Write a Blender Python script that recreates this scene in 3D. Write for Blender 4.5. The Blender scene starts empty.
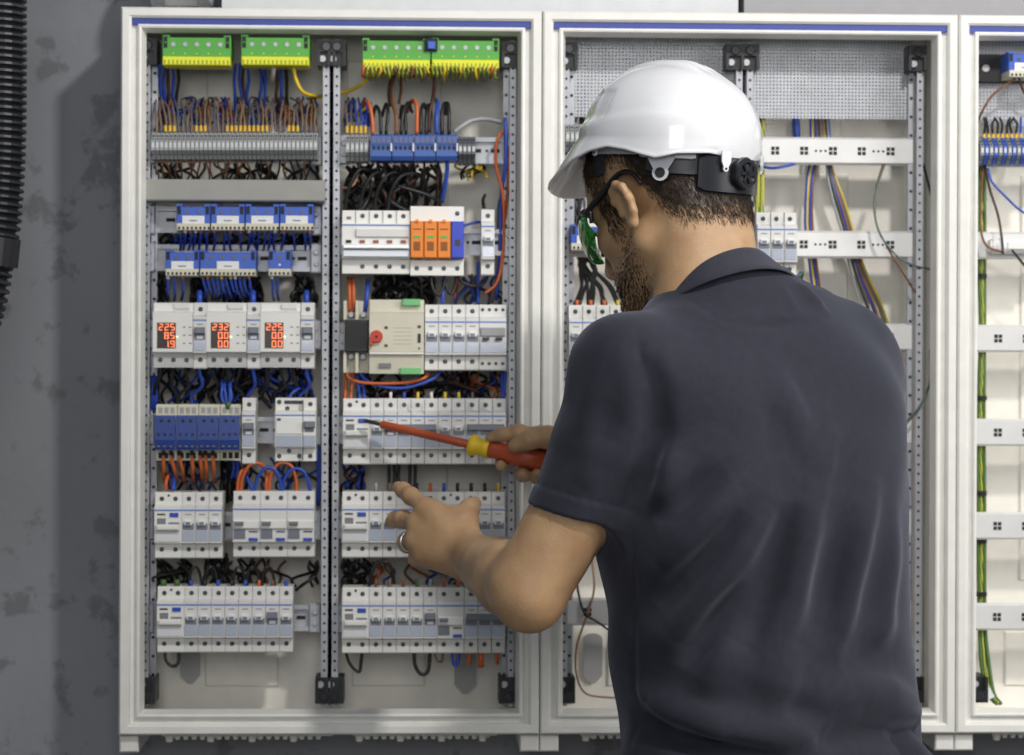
import bpy, bmesh, math, random
import numpy as np
from mathutils import Vector, Matrix
random.seed(7)
np.random.seed(7)
S = bpy.context.scene
C = S.collection

# ------------------------------------------------------------------ camera
F_PX = 2400.0
TOP = 1.90                                   # height of the cabinets' top edge
YAW, PITCH, ROLL = 0.038918, -0.003541, 0.003834
CAM = Vector((0.38959, -3.30227, TOP - 0.470256))
fwd = Vector((math.sin(YAW)*math.cos(PITCH), math.cos(YAW)*math.cos(PITCH), math.sin(PITCH)))
rt0 = fwd.cross(Vector((0, 0, 1))).normalized()
up0 = rt0.cross(fwd)
RT = math.cos(ROLL)*rt0 + math.sin(ROLL)*up0
UP = -math.sin(ROLL)*rt0 + math.cos(ROLL)*up0
cam_data = bpy.data.cameras.new('camera')
cam = bpy.data.objects.new('camera', cam_data)
C.objects.link(cam)
cam.matrix_world = Matrix(((RT.x, UP.x, -fwd.x, CAM.x), (RT.y, UP.y, -fwd.y, CAM.y), (RT.z, UP.z, -fwd.z, CAM.z), (0, 0, 0, 1)))
cam_data.sensor_width = 36.0
cam_data.lens = F_PX*36.0/1024.0
cam_data.clip_start = 0.1
cam_data.dof.use_dof = True
cam_data.dof.focus_distance = 2.62
cam_data.dof.aperture_fstop = 7.5
S.camera = cam

# ------------------------------------------------------------------ light
S.view_settings.view_transform = 'Standard'
S.view_settings.look = 'None'
S.view_settings.gamma = 1.0
S.view_settings.use_curve_mapping = False
S.view_settings.exposure = -0.75
world = bpy.data.worlds.new('world')
S.world = world
world.use_nodes = True
world.node_tree.nodes['Background'].inputs[0].default_value = (0.86, 0.93, 1.0, 1)
world.node_tree.nodes['Background'].inputs[1].default_value = 0.25


def area(name, loc, target, size, power, color, size_y=None):
    d = bpy.data.lights.new(name, 'AREA')
    d.energy = power
    d.color = color
    d.size = size
    if size_y:
        d.shape = 'RECTANGLE'
        d.size_y = size_y
    o = bpy.data.objects.new(name, d)
    o.location = loc
    o.rotation_euler = (Vector(target)-Vector(loc)).to_track_quat('-Z', 'Y').to_euler()
    C.objects.link(o)
    return o


area('key_lamp', (1.25, -2.00, 3.06), (0.75, 0, 1.35), 0.16, 58, (1.0, 0.955, 0.90))
area('soft_right_fill', (2.9, -1.9, 2.3), (0.9, -0.2, 1.5), 1.1, 80, (1.0, 0.97, 0.93))  # added soft fill from the right, not an actual window
area('front_softbox', (0.35, -4.3, 2.15), (0.5, 0, 1.4), 1.3, 54, (1.0, 0.98, 0.95))
area('overhead_fill', (0.2, -1.9, 3.3), (0.4, -0.2, 1.3), 1.5, 9, (0.9, 0.95, 1.0))  # weak cool fill added overhead, not an actual ceiling fixture


def W(px, py, y):
    """world point on the upright plane at depth y that the photograph shows at pixel (px, py)"""
    d = fwd*F_PX + RT*(px-512.0) - UP*(py-377.5)
    t = (y-CAM.y)/d.y
    return CAM + d*t


# ------------------------------------------------------------------ materials
MATS = {}


def mat(name, col, rough=0.5, metal=0.0, var=0.04, scale=40.0, bump=0.0, bscale=200.0, coat=0.0, emit=None, estr=0.0, sheen=0.0, sss=0.0, alpha=1.0, trans=0.0, spec=0.5):
    if name in MATS:
        return MATS[name]
    m = bpy.data.materials.new(name)
    m.use_nodes = True
    nt = m.node_tree
    b = nt.nodes['Principled BSDF']
    b.inputs['Roughness'].default_value = rough
    b.inputs['Metallic'].default_value = metal
    b.inputs['Coat Weight'].default_value = coat
    b.inputs['Specular IOR Level'].default_value = spec
    b.inputs['Sheen Weight'].default_value = sheen
    b.inputs['Transmission Weight'].default_value = trans
    b.inputs['Alpha'].default_value = alpha
    if sss:
        b.inputs['Subsurface Weight'].default_value = sss
        b.inputs['Subsurface Radius'].default_value = (1.0, 0.35, 0.2)
        b.inputs['Subsurface Scale'].default_value = 0.006
    tc = nt.nodes.new('ShaderNodeTexCoord')
    n = nt.nodes.new('ShaderNodeTexNoise')
    n.inputs['Scale'].default_value = scale
    n.inputs['Detail'].default_value = 4
    nt.links.new(tc.outputs['Object'], n.inputs['Vector'])
    r = nt.nodes.new('ShaderNodeValToRGB')
    r.color_ramp.elements[0].position = 0.3
    r.color_ramp.elements[1].position = 0.7
    r.color_ramp.elements[0].color = tuple(max(0, c*(1-var)) for c in col)+(1,)
    r.color_ramp.elements[1].color = tuple(min(1, c*(1+var)) for c in col)+(1,)
    nt.links.new(n.outputs['Fac'], r.inputs['Fac'])
    nt.links.new(r.outputs['Color'], b.inputs['Base Color'])
    if bump:
        n2 = nt.nodes.new('ShaderNodeTexNoise')
        n2.inputs['Scale'].default_value = bscale
        n2.inputs['Detail'].default_value = 3
        nt.links.new(tc.outputs['Object'], n2.inputs['Vector'])
        bp = nt.nodes.new('ShaderNodeBump')
        bp.inputs['Strength'].default_value = bump
        bp.inputs['Distance'].default_value = 0.002
        nt.links.new(n2.outputs['Fac'], bp.inputs['Height'])
        nt.links.new(bp.outputs['Normal'], b.inputs['Normal'])
    if emit:
        b.inputs['Emission Color'].default_value = tuple(emit)+(1,)
        b.inputs['Emission Strength'].default_value = estr
    MATS[name] = m
    return m


def srgb(r, g, b):
    f = lambda v: (v/255.0)/12.92 if v/255.0 <= 0.04045 else ((v/255.0+0.055)/1.055)**2.4
    return (f(r), f(g), f(b))


M_FRAME = mat('powder_coated_white', srgb(226, 226, 222), 0.38, bump=0.04, bscale=900)
M_BACK = mat('beige_back_plastic', srgb(232, 229, 221), 0.5)
M_KNOCK = mat('grey_knockout', srgb(168, 168, 170), 0.5)
M_GASKET = mat('blue_gasket', srgb(54, 70, 150), 0.5)
M_DEV = mat('device_grey_white', srgb(216, 216, 214), 0.42, var=0.02)
M_DEVL = mat('device_light', srgb(226, 226, 222), 0.35, var=0.02)
M_BEIGE = mat('device_beige', srgb(205, 202, 184), 0.45)
M_WIN = mat('label_window_plastic', srgb(176, 184, 200), 0.12, var=0.02, coat=0.6)
M_TOGG = mat('toggle_grey', srgb(112, 118, 130), 0.4)
M_TOGW = mat('toggle_light', srgb(220, 222, 226), 0.35)
M_STRIPE = mat('blue_line', srgb(92, 128, 200), 0.5)
M_BLUEB = mat('blue_button', srgb(42, 72, 180), 0.4)
M_BLACK = mat('black_plastic', srgb(24, 26, 30), 0.45)
M_DARK = mat('dark_hole', srgb(26, 28, 32), 0.7)
M_SCREW = mat('screw_steel', srgb(90, 92, 96), 0.4, metal=0.7)
M_ZINC = mat('zinc_steel', srgb(172, 175, 182), 0.42, metal=0.3, var=0.12, scale=30)
M_RAILW = mat('white_galvanised_rail', srgb(222, 222, 222), 0.35, metal=0.25, var=0.03)
M_GREEN = mat('terminal_green', srgb(78, 160, 58), 0.42)
M_YEL = mat('terminal_yellow', srgb(222, 224, 40), 0.42)
M_TBLUE = mat('terminal_blue', srgb(54, 92, 190), 0.42)
M_CBLUE = mat('contactor_blue', srgb(36, 64, 138), 0.25, coat=0.4)
M_MBLUE = mat('main_terminal_blue', srgb(52, 88, 160), 0.4)
M_TGREY = mat('terminal_grey', srgb(150, 153, 156), 0.45)
M_PAPER = mat('paper_label', srgb(228, 230, 232), 0.7)
M_TRUNK = mat('grey_trunking', srgb(150, 150, 146), 0.5)
M_ORANGE = mat('surge_orange', srgb(232, 132, 30), 0.42)
M_SBLUE = mat('surge_blue', srgb(48, 70, 190), 0.42)
M_RED = mat('red_dial', srgb(190, 62, 40), 0.45)
M_INK = mat('grey_ink', srgb(120, 122, 126), 0.6)
M_INKD = mat('dark_ink', srgb(62, 62, 66), 0.6)
M_LEDR = mat('led_red', (0.6, 0.05, 0.02), 0.4, emit=(1.0, 0.25, 0.09), estr=3.0)
M_LEDG = mat('led_green', (0.4, 0.7, 0.4), 0.4, emit=(0.75, 1.0, 0.6), estr=1.6)
M_LEDBG = mat('led_window', srgb(40, 18, 16), 0.3)
M_BRASS = mat('brass', srgb(200, 160, 60), 0.35, metal=0.8)


# ------------------------------------------------------------------ mesh builder
class MB:
    def __init__(self):
        self.v = []
        self.f = []

    def add(self, vs, fs):
        n = len(self.v)
        self.v += [tuple(p) for p in vs]
        self.f += [tuple(i+n for i in q) for q in fs]
        return self

    def box(self, x0, x1, y0, y1, z0, z1, ch=0.0):
        """box; ch bevels the four edges of the face towards the viewer (at y0)"""
        if x1 < x0: x0, x1 = x1, x0
        if z1 < z0: z0, z1 = z1, z0
        if ch <= 0:
            vs = [(x0, y0, z0), (x1, y0, z0), (x1, y0, z1), (x0, y0, z1), (x0, y1, z0), (x1, y1, z0), (x1, y1, z1), (x0, y1, z1)]
            return self.add(vs, [(0, 1, 2, 3), (5, 4, 7, 6), (4, 0, 3, 7), (1, 5, 6, 2), (3, 2, 6, 7), (4, 5, 1, 0)])
        c = ch
        vs = [(x0+c, y0, z0+c), (x1-c, y0, z0+c), (x1-c, y0, z1-c), (x0+c, y0, z1-c), (x0, y0+c, z0), (x1, y0+c, z0), (x1, y0+c, z1), (x0, y0+c, z1),
              (x0, y1, z0), (x1, y1, z0), (x1, y1, z1), (x0, y1, z1)]
        fs = [(0, 1, 2, 3), (4, 5, 1, 0), (5, 6, 2, 1), (6, 7, 3, 2), (7, 4, 0, 3), (8, 9, 5, 4), (9, 10, 6, 5), (10, 11, 7, 6), (11, 8, 4, 7), (9, 8, 11, 10)]
        return self.add(vs, fs)

    def disc(self, x, z, y0, y1, r, n=10, ch=0.0):
        """cylinder along y from y1 (back) to y0 (towards the viewer)"""
        a = [(math.cos(2*math.pi*i/n), math.sin(2*math.pi*i/n)) for i in range(n)]
        rings = [(y1, r), (y0+ch, r), (y0, r-ch)] if ch else [(y1, r), (y0, r)]
        vs = [(x+c*rr, yy, z+s*rr) for yy, rr in rings for c, s in a]
        fs = []
        for k in range(len(rings)-1):
            for i in range(n):
                j = (i+1) % n
                fs.append((k*n+i, k*n+j, (k+1)*n+j, (k+1)*n+i))
        m = (len(rings)-1)*n
        fs.append(tuple(m+i for i in range(n)))
        fs.append(tuple(reversed(range(n))))
        return self.add(vs, fs)

    def prof(self, pts, x0, x1):
        """outline of (y, z) points swept from x0 to x1"""
        n = len(pts)
        vs = [(x0, p[0], p[1]) for p in pts]+[(x1, p[0], p[1]) for p in pts]
        fs = [(i, (i+1) % n, n+(i+1) % n, n+i) for i in range(n)]
        fs += [tuple(range(n))[::-1], tuple(range(n, 2*n))]
        return self.add(vs, fs)

    def tube(self, pts, r, n=6, caps=True, r1=None):
        P = [Vector(p) for p in pts]
        m = len(P)
        vs = []
        nrm = None
        for i in range(m):
            t = (P[min(i+1, m-1)]-P[max(i-1, 0)]).normalized()
            if nrm is None:
                nrm = t.orthogonal().normalized()
            nrm = (nrm-t*nrm.dot(t))
            if nrm.length < 1e-6:
                nrm = t.orthogonal()
            nrm.normalize()
            b = t.cross(nrm)
            rr = r if r1 is None else r+(r1-r)*i/(m-1)
            for k in range(n):
                a = 2*math.pi*k/n
                vs.append(P[i]+(nrm*math.cos(a)+b*math.sin(a))*rr)
        fs = []
        for i in range(m-1):
            for k in range(n):
                k2 = (k+1) % n
                fs.append((i*n+k, i*n+k2, (i+1)*n+k2, (i+1)*n+k))
        if caps:
            fs.append(tuple(range(n))[::-1])
            fs.append(tuple(range((m-1)*n, m*n)))
        return self.add(vs, fs)

    def mesh(self, name, material, smooth=False):
        me = bpy.data.meshes.new(name)
        me.from_pydata(self.v, [], self.f)
        me.materials.append(material)
        if smooth:
            me.polygons.foreach_set('use_smooth', [True]*len(me.polygons))
        me.update()
        return me

    def build(self, name, material, parent=None, smooth=False, fix=True):
        me = self.mesh(name, material, smooth)
        if fix:
            bm = bmesh.new()
            bm.from_mesh(me)
            bmesh.ops.recalc_face_normals(bm, faces=bm.faces)
            bm.to_mesh(me)
            bm.free()
        o = bpy.data.objects.new(name, me)
        C.objects.link(o)
        if parent:
            o.parent = parent
        return o


def spline(pts, k=6):
    P = [Vector(p) for p in pts]
    if len(P) < 3:
        return P
    out = []
    for i in range(len(P)-1):
        p0 = P[i-1] if i > 0 else P[0]*2-P[1]
        p1, p2 = P[i], P[i+1]
        p3 = P[i+2] if i+2 < len(P) else P[-1]*2-P[-2]
        for j in range(k):
            t = j/k
            out.append(0.5*((2*p1)+(p2-p0)*t+(2*p0-5*p1+4*p2-p3)*t*t+(3*p1-p0-3*p2+p3)*t**3))
    out.append(P[-1])
    return out


def tag(o, label, cat, group=None, kind=None):
    if label: o['label'] = label
    if cat: o['category'] = cat
    if group: o['group'] = group
    if kind: o['kind'] = kind
    return o


def root(name, loc, label, cat, group=None):
    o = bpy.data.objects.new(name, None)
    o.empty_display_size = 0.02
    C.objects.link(o)
    o.location = loc
    return tag(o, label, cat, group)


CHILDREN = {}


def kids(o):
    return [c for c in o.children]


def copy_tree(o, parent=None):
    c = o.copy()
    C.objects.link(c)
    if parent:
        c.parent = parent
    for ch in kids(o):
        copy_tree(ch, c)
    return c


PROTO = {}


def place(key, maker, loc, label, cat, group=None):
    """first use of a kind builds it, later uses copy it with its parts"""
    if key not in PROTO:
        o = maker()
        PROTO[key] = o
    else:
        o = copy_tree(PROTO[key])
    o.location = loc
    for k in ('group', 'label', 'category'):
        if k in o: del o[k]
    return tag(o, label, cat, group)
# ------------------------------------------------------------------ setting
def concrete_material(name, base, blotch):
    m = bpy.data.materials.new(name)
    m.use_nodes = True
    nt = m.node_tree
    b = nt.nodes['Principled BSDF']
    b.inputs['Roughness'].default_value = 0.8
    tc = nt.nodes.new('ShaderNodeTexCoord')
    n1 = nt.nodes.new('ShaderNodeTexNoise'); n1.inputs['Scale'].default_value = 13.0; n1.inputs['Detail'].default_value = 7; n1.inputs['Roughness'].default_value = 0.62
    n2 = nt.nodes.new('ShaderNodeTexNoise'); n2.inputs['Scale'].default_value = 2.2; n2.inputs['Detail'].default_value = 3
    for n in (n1, n2):
        nt.links.new(tc.outputs['Object'], n.inputs['Vector'])
    r1 = nt.nodes.new('ShaderNodeValToRGB')
    r1.color_ramp.elements[0].position = 0.545; r1.color_ramp.elements[0].color = (0, 0, 0, 1)
    r1.color_ramp.elements[1].position = 0.60; r1.color_ramp.elements[1].color = (0.75, 0.75, 0.75, 1)
    nt.links.new(n1.outputs['Fac'], r1.inputs['Fac'])
    r2 = nt.nodes.new('ShaderNodeValToRGB')
    r2.color_ramp.elements[0].position = 0.3; r2.color_ramp.elements[0].color = tuple(c*0.86 for c in base)+(1,)
    r2.color_ramp.elements[1].position = 0.7; r2.color_ramp.elements[1].color = tuple(c*1.1 for c in base)+(1,)
    nt.links.new(n2.outputs['Fac'], r2.inputs['Fac'])
    mx = nt.nodes.new('ShaderNodeMix'); mx.data_type = 'RGBA'
    nt.links.new(r1.outputs['Color'], mx.inputs[0])
    nt.links.new(r2.outputs['Color'], mx.inputs[6])
    mx.inputs[7].default_value = blotch+(1,)
    nt.links.new(mx.outputs[2], b.inputs['Base Color'])
    bp = nt.nodes.new('ShaderNodeBump'); bp.inputs['Strength'].default_value = 0.25; bp.inputs['Distance'].default_value = 0.004
    n3 = nt.nodes.new('ShaderNodeTexNoise'); n3.inputs['Scale'].default_value = 60; n3.inputs['Detail'].default_value = 5
    nt.links.new(tc.outputs['Object'], n3.inputs['Vector'])
    nt.links.new(n3.outputs['Fac'], bp.inputs['Height'])
    nt.links.new(bp.outputs['Normal'], b.inputs['Normal'])
    return m


M_CONC = concrete_material('raw_concrete', srgb(134, 136, 142), srgb(102, 104, 108))
M_FLOOR = concrete_material('floor_screed', srgb(128, 126, 122), srgb(112, 110, 108))
o = MB().box(-2.2, 3.6, 0.0, 0.12, 0, 3.4).build('wall_back', M_CONC); tag(o, None, None, kind='structure')
o = MB().box(-2.2, 3.6, -4.2, 0.12, -0.1, 0).build('floor', M_FLOOR); tag(o, None, None, kind='structure')

# cable trunking along the wall above the cabinets
M_TRW = mat('trunking_white', srgb(206, 208, 212), 0.35)
M_TRG = mat('trunking_grey', srgb(150, 150, 154), 0.45)
def trunking(px0, px1, label, material):
    a = W(px0, 0, -0.12); b = W(px1, 0, -0.12)
    r = root('cable_trunking', (a.x, -0.0, TOP+0.001), label, 'trunking', 'trunking over the cabinets')
    L = b.x-a.x
    MB().prof([(-.002, 0), (-.116, 0), (-.120, .0008), (-.122, .003), (-.122, .100), (-.118, .106), (-.002, .106)], 0, L).build('trunking_body', material, r)
    MB().prof([(-.122, .040), (-.1245, .042), (-.1245, .098), (-.122, .100)], 0.001, L-.001).build('trunking_lid', material, r)
    for x in (L*.33, L*.66):
        MB().prof([(-.1255, .042), (-.1255, .104), (-.121, .104), (-.121, .042)], x-.010, x+.010).build('joint_clip', material, r)
    return r
trunking(222, 738, 'white cable trunking on the wall above the first two cabinets', M_TRW)
trunking(744, 1090, 'grey cable trunking continuing from the end of the white trunking above the cabinets', M_TRG)
a = W(152, 0, -0.09); b = W(214, 0, -0.09)
r = root('conduit_elbow', (a.x, -.09, TOP+.05), 'short pale conduit beside the end of the white trunking', 'conduit')
MB().tube([(0, 0, 0), (.01, 0, 0), (b.x-a.x-.01, 0, 0), (b.x-a.x, 0, 0)], .040, 24).build('conduit_pipe', M_TRW, r, smooth=True)
for x in (.012, b.x-a.x-.012):
    MB().tube([(x-.008, 0, 0), (x+.008, 0, 0)], .0435, 24).build('conduit_collar', M_TRG, r)
MB().box(.03, .05, .03, .089, -.01, .01).build('wall_bracket', M_ZINC, r)


# ------------------------------------------------------------------ cabinets
CW, CH, CD = 0.55, 0.95, 0.161
def rect_ring(ins, y, x0=0.0, x1=CW, z0=-CH, z1=0.0):
    return [(x0+ins, y, z0+ins), (x1-ins, y, z0+ins), (x1-ins, y, z1-ins), (x0+ins, y, z1-ins)]


def holes_strip(mb_h, x, y, z0, z1, pitch, r):
    z = z0
    while z > z1:
        mb_h.disc(x, z, y-0.0004, y+0.0004, r, 8)
        z -= pitch


def make_post():
    r = MB()
    r.box(0, 0.0085, 0, 0.002, -0.885, 0)              # front face strip
    r.box(0.0, 0.0015, 0.002, 0.03, -0.885, 0)
    r.box(0.0085, 0.0165, 0.018, 0.020, -0.885, 0)       # inner flange
    h = MB()
    holes_strip(h, 0.0042, 0, -0.012, -0.88, 0.0125, 0.0018)
    holes_strip(h, 0.0125, 0.018, -0.02, -0.87, 0.025, 0.0022)
    return r.mesh('mounting_post', M_ZINC), h.mesh('perforation', M_DARK)


POST, POSTH = make_post()
def add_post(cab, x, flip=False):
    o = bpy.data.objects.new('mounting_post', POST); C.objects.link(o); o.parent = cab
    o.location = (x, -0.112, -0.034)
    h = bpy.data.objects.new('perforation', POSTH); C.objects.link(h); h.parent = o
    if flip: o.scale = (-1, 1, 1)
    return o


def make_bracket(w=0.024):
    b = MB()
    b.box(-w/2, w/2, 0.002, 0.05, -0.034, 0)
    b.box(-w/2, -w/2+0.004, -0.004, 0.002, -0.034, 0)
    b.box(w/2-0.004, w/2, -0.004, 0.002, -0.034, 0)
    b.box(-w/2, w/2, -0.004, 0.002, -0.016, 0)
    n = 14
    return b.mesh('corner_bracket', M_BLACK)


BRK = make_bracket()
BRKR = MB().disc(0, -0.009, -0.0065, -0.004, 0.0062, 14, 0.001).mesh('bracket_boss', mat('black_gloss', srgb(40, 42, 48), 0.3))
BRKP = MB().disc(-0.005, -0.025, -0.003, 0.002, 0.0045, 10).mesh('bracket_pin', M_ZINC)
def add_bracket(cab, x, z, up=True):
    o = bpy.data.objects.new('corner_bracket', BRK); C.objects.link(o); o.parent = cab
    o.location = (x, -0.118, z)
    for me, nm in ((BRKR, 'bracket_boss'), (BRKP, 'bracket_pin')):
        c = bpy.data.objects.new(nm, me); C.objects.link(c); c.parent = o
    if not up: o.scale = (1, 1, -1)
    return o


def pill(mb, x, z, w, h, y0, y1):
    n = 8
    pts = []
    for i in range(n+1):
        a = math.pi*i/n
        pts.append((x+math.cos(a)*w/2, z+h/2+math.sin(a)*w*0.3))
    pts += [(x-w/2, z-h/2), (x-w*0.12, z-h/2-w*0.42), (x+w*0.12, z-h/2-w*0.42), (x+w/2, z-h/2)]
    k = len(pts)
    vs = [(p[0], y0, p[1]) for p in pts]+[(p[0], y1, p[1]) for p in pts]
    fs = [tuple(range(k)), tuple(range(k, 2*k))[::-1]]+[(i, (i+1) % k, k+(i+1) % k, k+i) for i in range(k)]
    mb.add(vs, fs)


def rail_mesh(L, white):
    mb = MB()
    hh = 0.0185 if white else 0.0175
    # top hat section, rims forward
    pts = [(0.0, -hh), (0.0, -hh+0.006), (0.0065, -hh+0.006), (0.0065, hh-0.006), (0.0, hh-0.006), (0.0, hh), (0.0015, hh), (0.0015, hh-0.0045), (0.008, hh-0.0045), (0.008, -hh+0.0045), (0.0015, -hh+0.0045), (0.0015, -hh)]
    if white:
        pts = [(0.004, -hh), (0.0, -hh+0.003), (0.0, hh-0.003), (0.004, hh), (0.008, hh), (0.008, -hh)]
    mb.prof(pts, 0, L)
    sl = MB()
    x = 0.03
    k = 0
    yy = 0.0 if white else 0.0065
    while x < L-0.02:
        if white:
            for dx, dz in ((-.003, -.003), (.003, -.003), (-.003, .003), (.003, .003)):
                sl.box(x+dx-0.0026, x+dx+0.0026, yy-0.0004, yy+0.0004, dz-0.0026, dz+0.0026)
            if k % 2:
                for dx in (0.016, 0.023, 0.030):
                    sl.disc(x+dx, 0, yy-0.0004, yy+0.0004, 0.0017, 8)
        else:
            sl.box(x-0.006, x+0.006, yy-0.0004, yy+0.0004, -0.0025, 0.0025)
            sl.disc(x+0.0135, 0, yy-0.0004, yy+0.0004, 0.002, 8)
        x += 0.038 if white else 0.025
        k += 1
    return mb.mesh('din_rail', M_RAILW if white else M_ZINC), sl.mesh('slot_pattern', M_DARK)


XS = MB()
for dx, dz in ((-.003, -.003), (.003, -.003), (-.003, .003), (.003, .003)):
    XS.box(dx-0.0024, dx+0.0024, -0.0004, 0.0004, dz-0.0024, dz+0.0024)
XS = XS.mesh('cross_slot_perforation', M_DARK)
DS = MB().disc(0, 0, -0.0004, 0.0004, 0.0017, 8).mesh('round_hole', M_DARK)


def add_rail(cab, x0, x1, z, y, white):
    a, b = rail_mesh(x1-x0, white)
    o = bpy.data.objects.new('din_rail', a); C.objects.link(o); o.parent = cab; o.location = (x0, y, z)
    if white:
        x = .03; k = 0
        while x < x1-x0-.02:
            h = bpy.data.objects.new('cross_slot_perforation', XS); C.objects.link(h); h.parent = o; h.location = (x, 0, 0)
            if k % 2:
                for dx in (.016, .0225, .029):
                    if x+dx < x1-x0-.004:
                        h = bpy.data.objects.new('round_hole', DS); C.objects.link(h); h.parent = o; h.location = (x+dx, 0, 0)
            x += .039; k += 1
    else:
        h = bpy.data.objects.new('slot_pattern', b); C.objects.link(h); h.parent = o
    # end clips that hold the rail on the posts
    if not white:
        for x in (0.003, x1-x0-0.003):
            c = MB().box(x-0.008, x+0.008, -0.004, 0.004, -0.02, 0.02, 0.002)
            c.disc(x, 0.008, -0.0075, -0.004, 0.004, 8, 0.001); c.disc(x, -0.008, -0.006, -0.004, 0.003, 8, 0.001)
            c.build('rail_clip', M_ZINC, o)
    return o


def perforated(L, H, pitch=0.0046):
    nx, nz = int(L/pitch), int(H/pitch)
    px, pz = L/nx, H/nz
    r = pitch*0.27
    v = []; f = []
    A = [(math.cos(math.pi/4*k+math.pi/8), math.sin(math.pi/4*k+math.pi/8)) for k in range(8)]
    sq = [(1, .414), (.414, 1), (-.414, 1), (-1, .414), (-1, -.414), (-.414, -1), (.414, -1), (1, -.414)]
    for j in range(nz):
        for i in range(nx):
            cx = (i+0.5)*px; cz = -(j+0.5)*pz
            n = len(v)
            for (c, s) in sq: v.append((cx+c*px/2, 0, cz+s*pz/2))
            for (c, s) in A: v.append((cx+c*r, 0, cz+s*r))
            for k in range(8):
                k2 = (k+1) % 8
                f.append((n+k, n+k2, n+8+k2, n+8+k))
            for (sx, sz) in ((1, 1), (-1, 1), (-1, -1), (1, -1)):
                pass
    # corner fillers between the octagon-cut cells
    d = 0.586*px/2
    for j in range(nz+1):
        for i in range(nx+1):
            cx = i*px; cz = -j*pz
            n = len(v)
            v += [(cx+d, 0, cz), (cx, 0, cz+d), (cx-d, 0, cz), (cx, 0, cz-d)]
            f.append((n, n+1, n+2, n+3))
    me = bpy.data.meshes.new('perforated_plate')
    me.from_pydata(v, [], f)
    me.materials.append(M_ZINC)
    return me


def nipples(cab, x0, x1):
    o = MB().box(x0, x1, -0.14, -0.03, -CH-0.004, -CH+0.001).build('cable_membrane', M_FRAME, cab)
    n = int((x1-x0)/0.0115)
    for row, (yy, off) in enumerate(((-0.125, 0), (-0.095, 0.006))):
        for i in range(n):
            x = x0+0.008+off+i*(x1-x0-0.016)/n
            r = 0.0042 if i % 5 else 0.0062
            c = MB()
            c.tube([(x, yy, -CH-0.003), (x, yy, -CH-0.008), (x, yy, -CH-0.010-(r-0.004)*1.5)], r, 10, r1=r*0.7)
            c.build('cable_grommet', M_FRAME, o, smooth=False)


def cabinet(x, label, n):
    cab = root('electrical_cabinet', (x, 0, TOP), label, 'cabinet', 'white switchgear cabinets on the wall')
    g = 0.0006
    # housing: sides, top and bottom sheets behind the frame, and the back
    b = MB()
    b.box(g, 0.012, -0.150, -0.001, -CH+g, -g); b.box(CW-0.012, CW-g, -0.150, -0.001, -CH+g, -g)
    b.box(0.012, CW-0.012, -0.150, -0.001, -0.012, -g); b.box(0.012, CW-0.012, -0.150, -0.001, -CH+g, -CH+0.012)
    b.box(0.012, CW-0.012, -0.006, -0.001, -CH+0.012, -0.012)
    b.build('housing', M_FRAME, cab)
    rings = [(g, -0.120), (g, -0.1575), (0.003, -0.161), (0.0115, -0.161), (0.0145, -0.1580), (0.0148, -0.1515), (0.0220, -0.1515), (0.0226, -0.1565), (0.0250, -0.1575), (0.0272, -0.1565),
             (0.0315, -0.1380), (0.0315, -0.1360), (0.006, -0.1340), (0.006, -0.120)]
    vs = []; fs = []
    for ins, y in rings: vs += rect_ring(ins, y)
    for k in range(len(rings)-1):
        for i in range(4):
            j = (i+1) % 4
            fs.append((k*4+i, k*4+j, (k+1)*4+j, (k+1)*4+i))
    fr = MB().add(vs, fs).build('front_frame', M_FRAME, cab)
    MB().box(0.0150, CW-0.0150, -0.1565, -0.1512, -0.0236, -0.0150).build('gasket_strip', M_GASKET, cab)
    # back panel of ribbed plastic with raised fields
    bp = MB().box(0.013, CW-0.013, -0.014, -0.006, -CH+0.013, -0.013).build('back_panel', M_BACK, cab)
    rp = MB()
    for (x0, x1, z0, z1) in ((0.10, 0.20, -0.905, -0.83), (0.30, 0.40, -0.905, -0.83), (0.10, 0.20, -0.16, -0.06), (0.29, 0.42, -0.17, -0.05), (0.12, 0.43, -0.76, -0.20)):
        rp.box(x0, x1, -0.018, -0.014, z0, z1, 0.002)
    rp.build('panel_relief', M_BACK, bp)
    for (px, pz, w, h) in ((0.080, -0.865, 0.026, 0.05), (0.455, -0.880, 0.030, 0.045)):
        if n == 2: px -= 0.034 if px < .2 else 0
        k = MB(); pill(k, px, pz, w, h, -0.020, -0.014)
        k.build('knockout', M_KNOCK, bp)
    for (fx0, fx1) in ((0.0, 0.026), (CW-0.026, CW)):
        MB().box(fx0+g, fx1-g, -0.150, -0.02, -CH-0.0235, -CH-0.0015, 0.002).build('mounting_foot', M_FRAME, cab)
    nipples(cab, 0.055, 0.278); nipples(cab, 0.305, 0.495)
    return cab


CAB1 = cabinet(0.0, 'white open cabinet full of breakers beside the bare concrete wall', 0)
CAB2 = cabinet(0.55, 'white open cabinet with bare rails directly behind the person', 1)
CAB3 = cabinet(1.10, 'white open cabinet with blue terminals cut off by the photo edge', 2)

def cx(px, y=-0.112, py=377, cab=0):
    return W(px, py, y).x-0.55*cab

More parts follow.
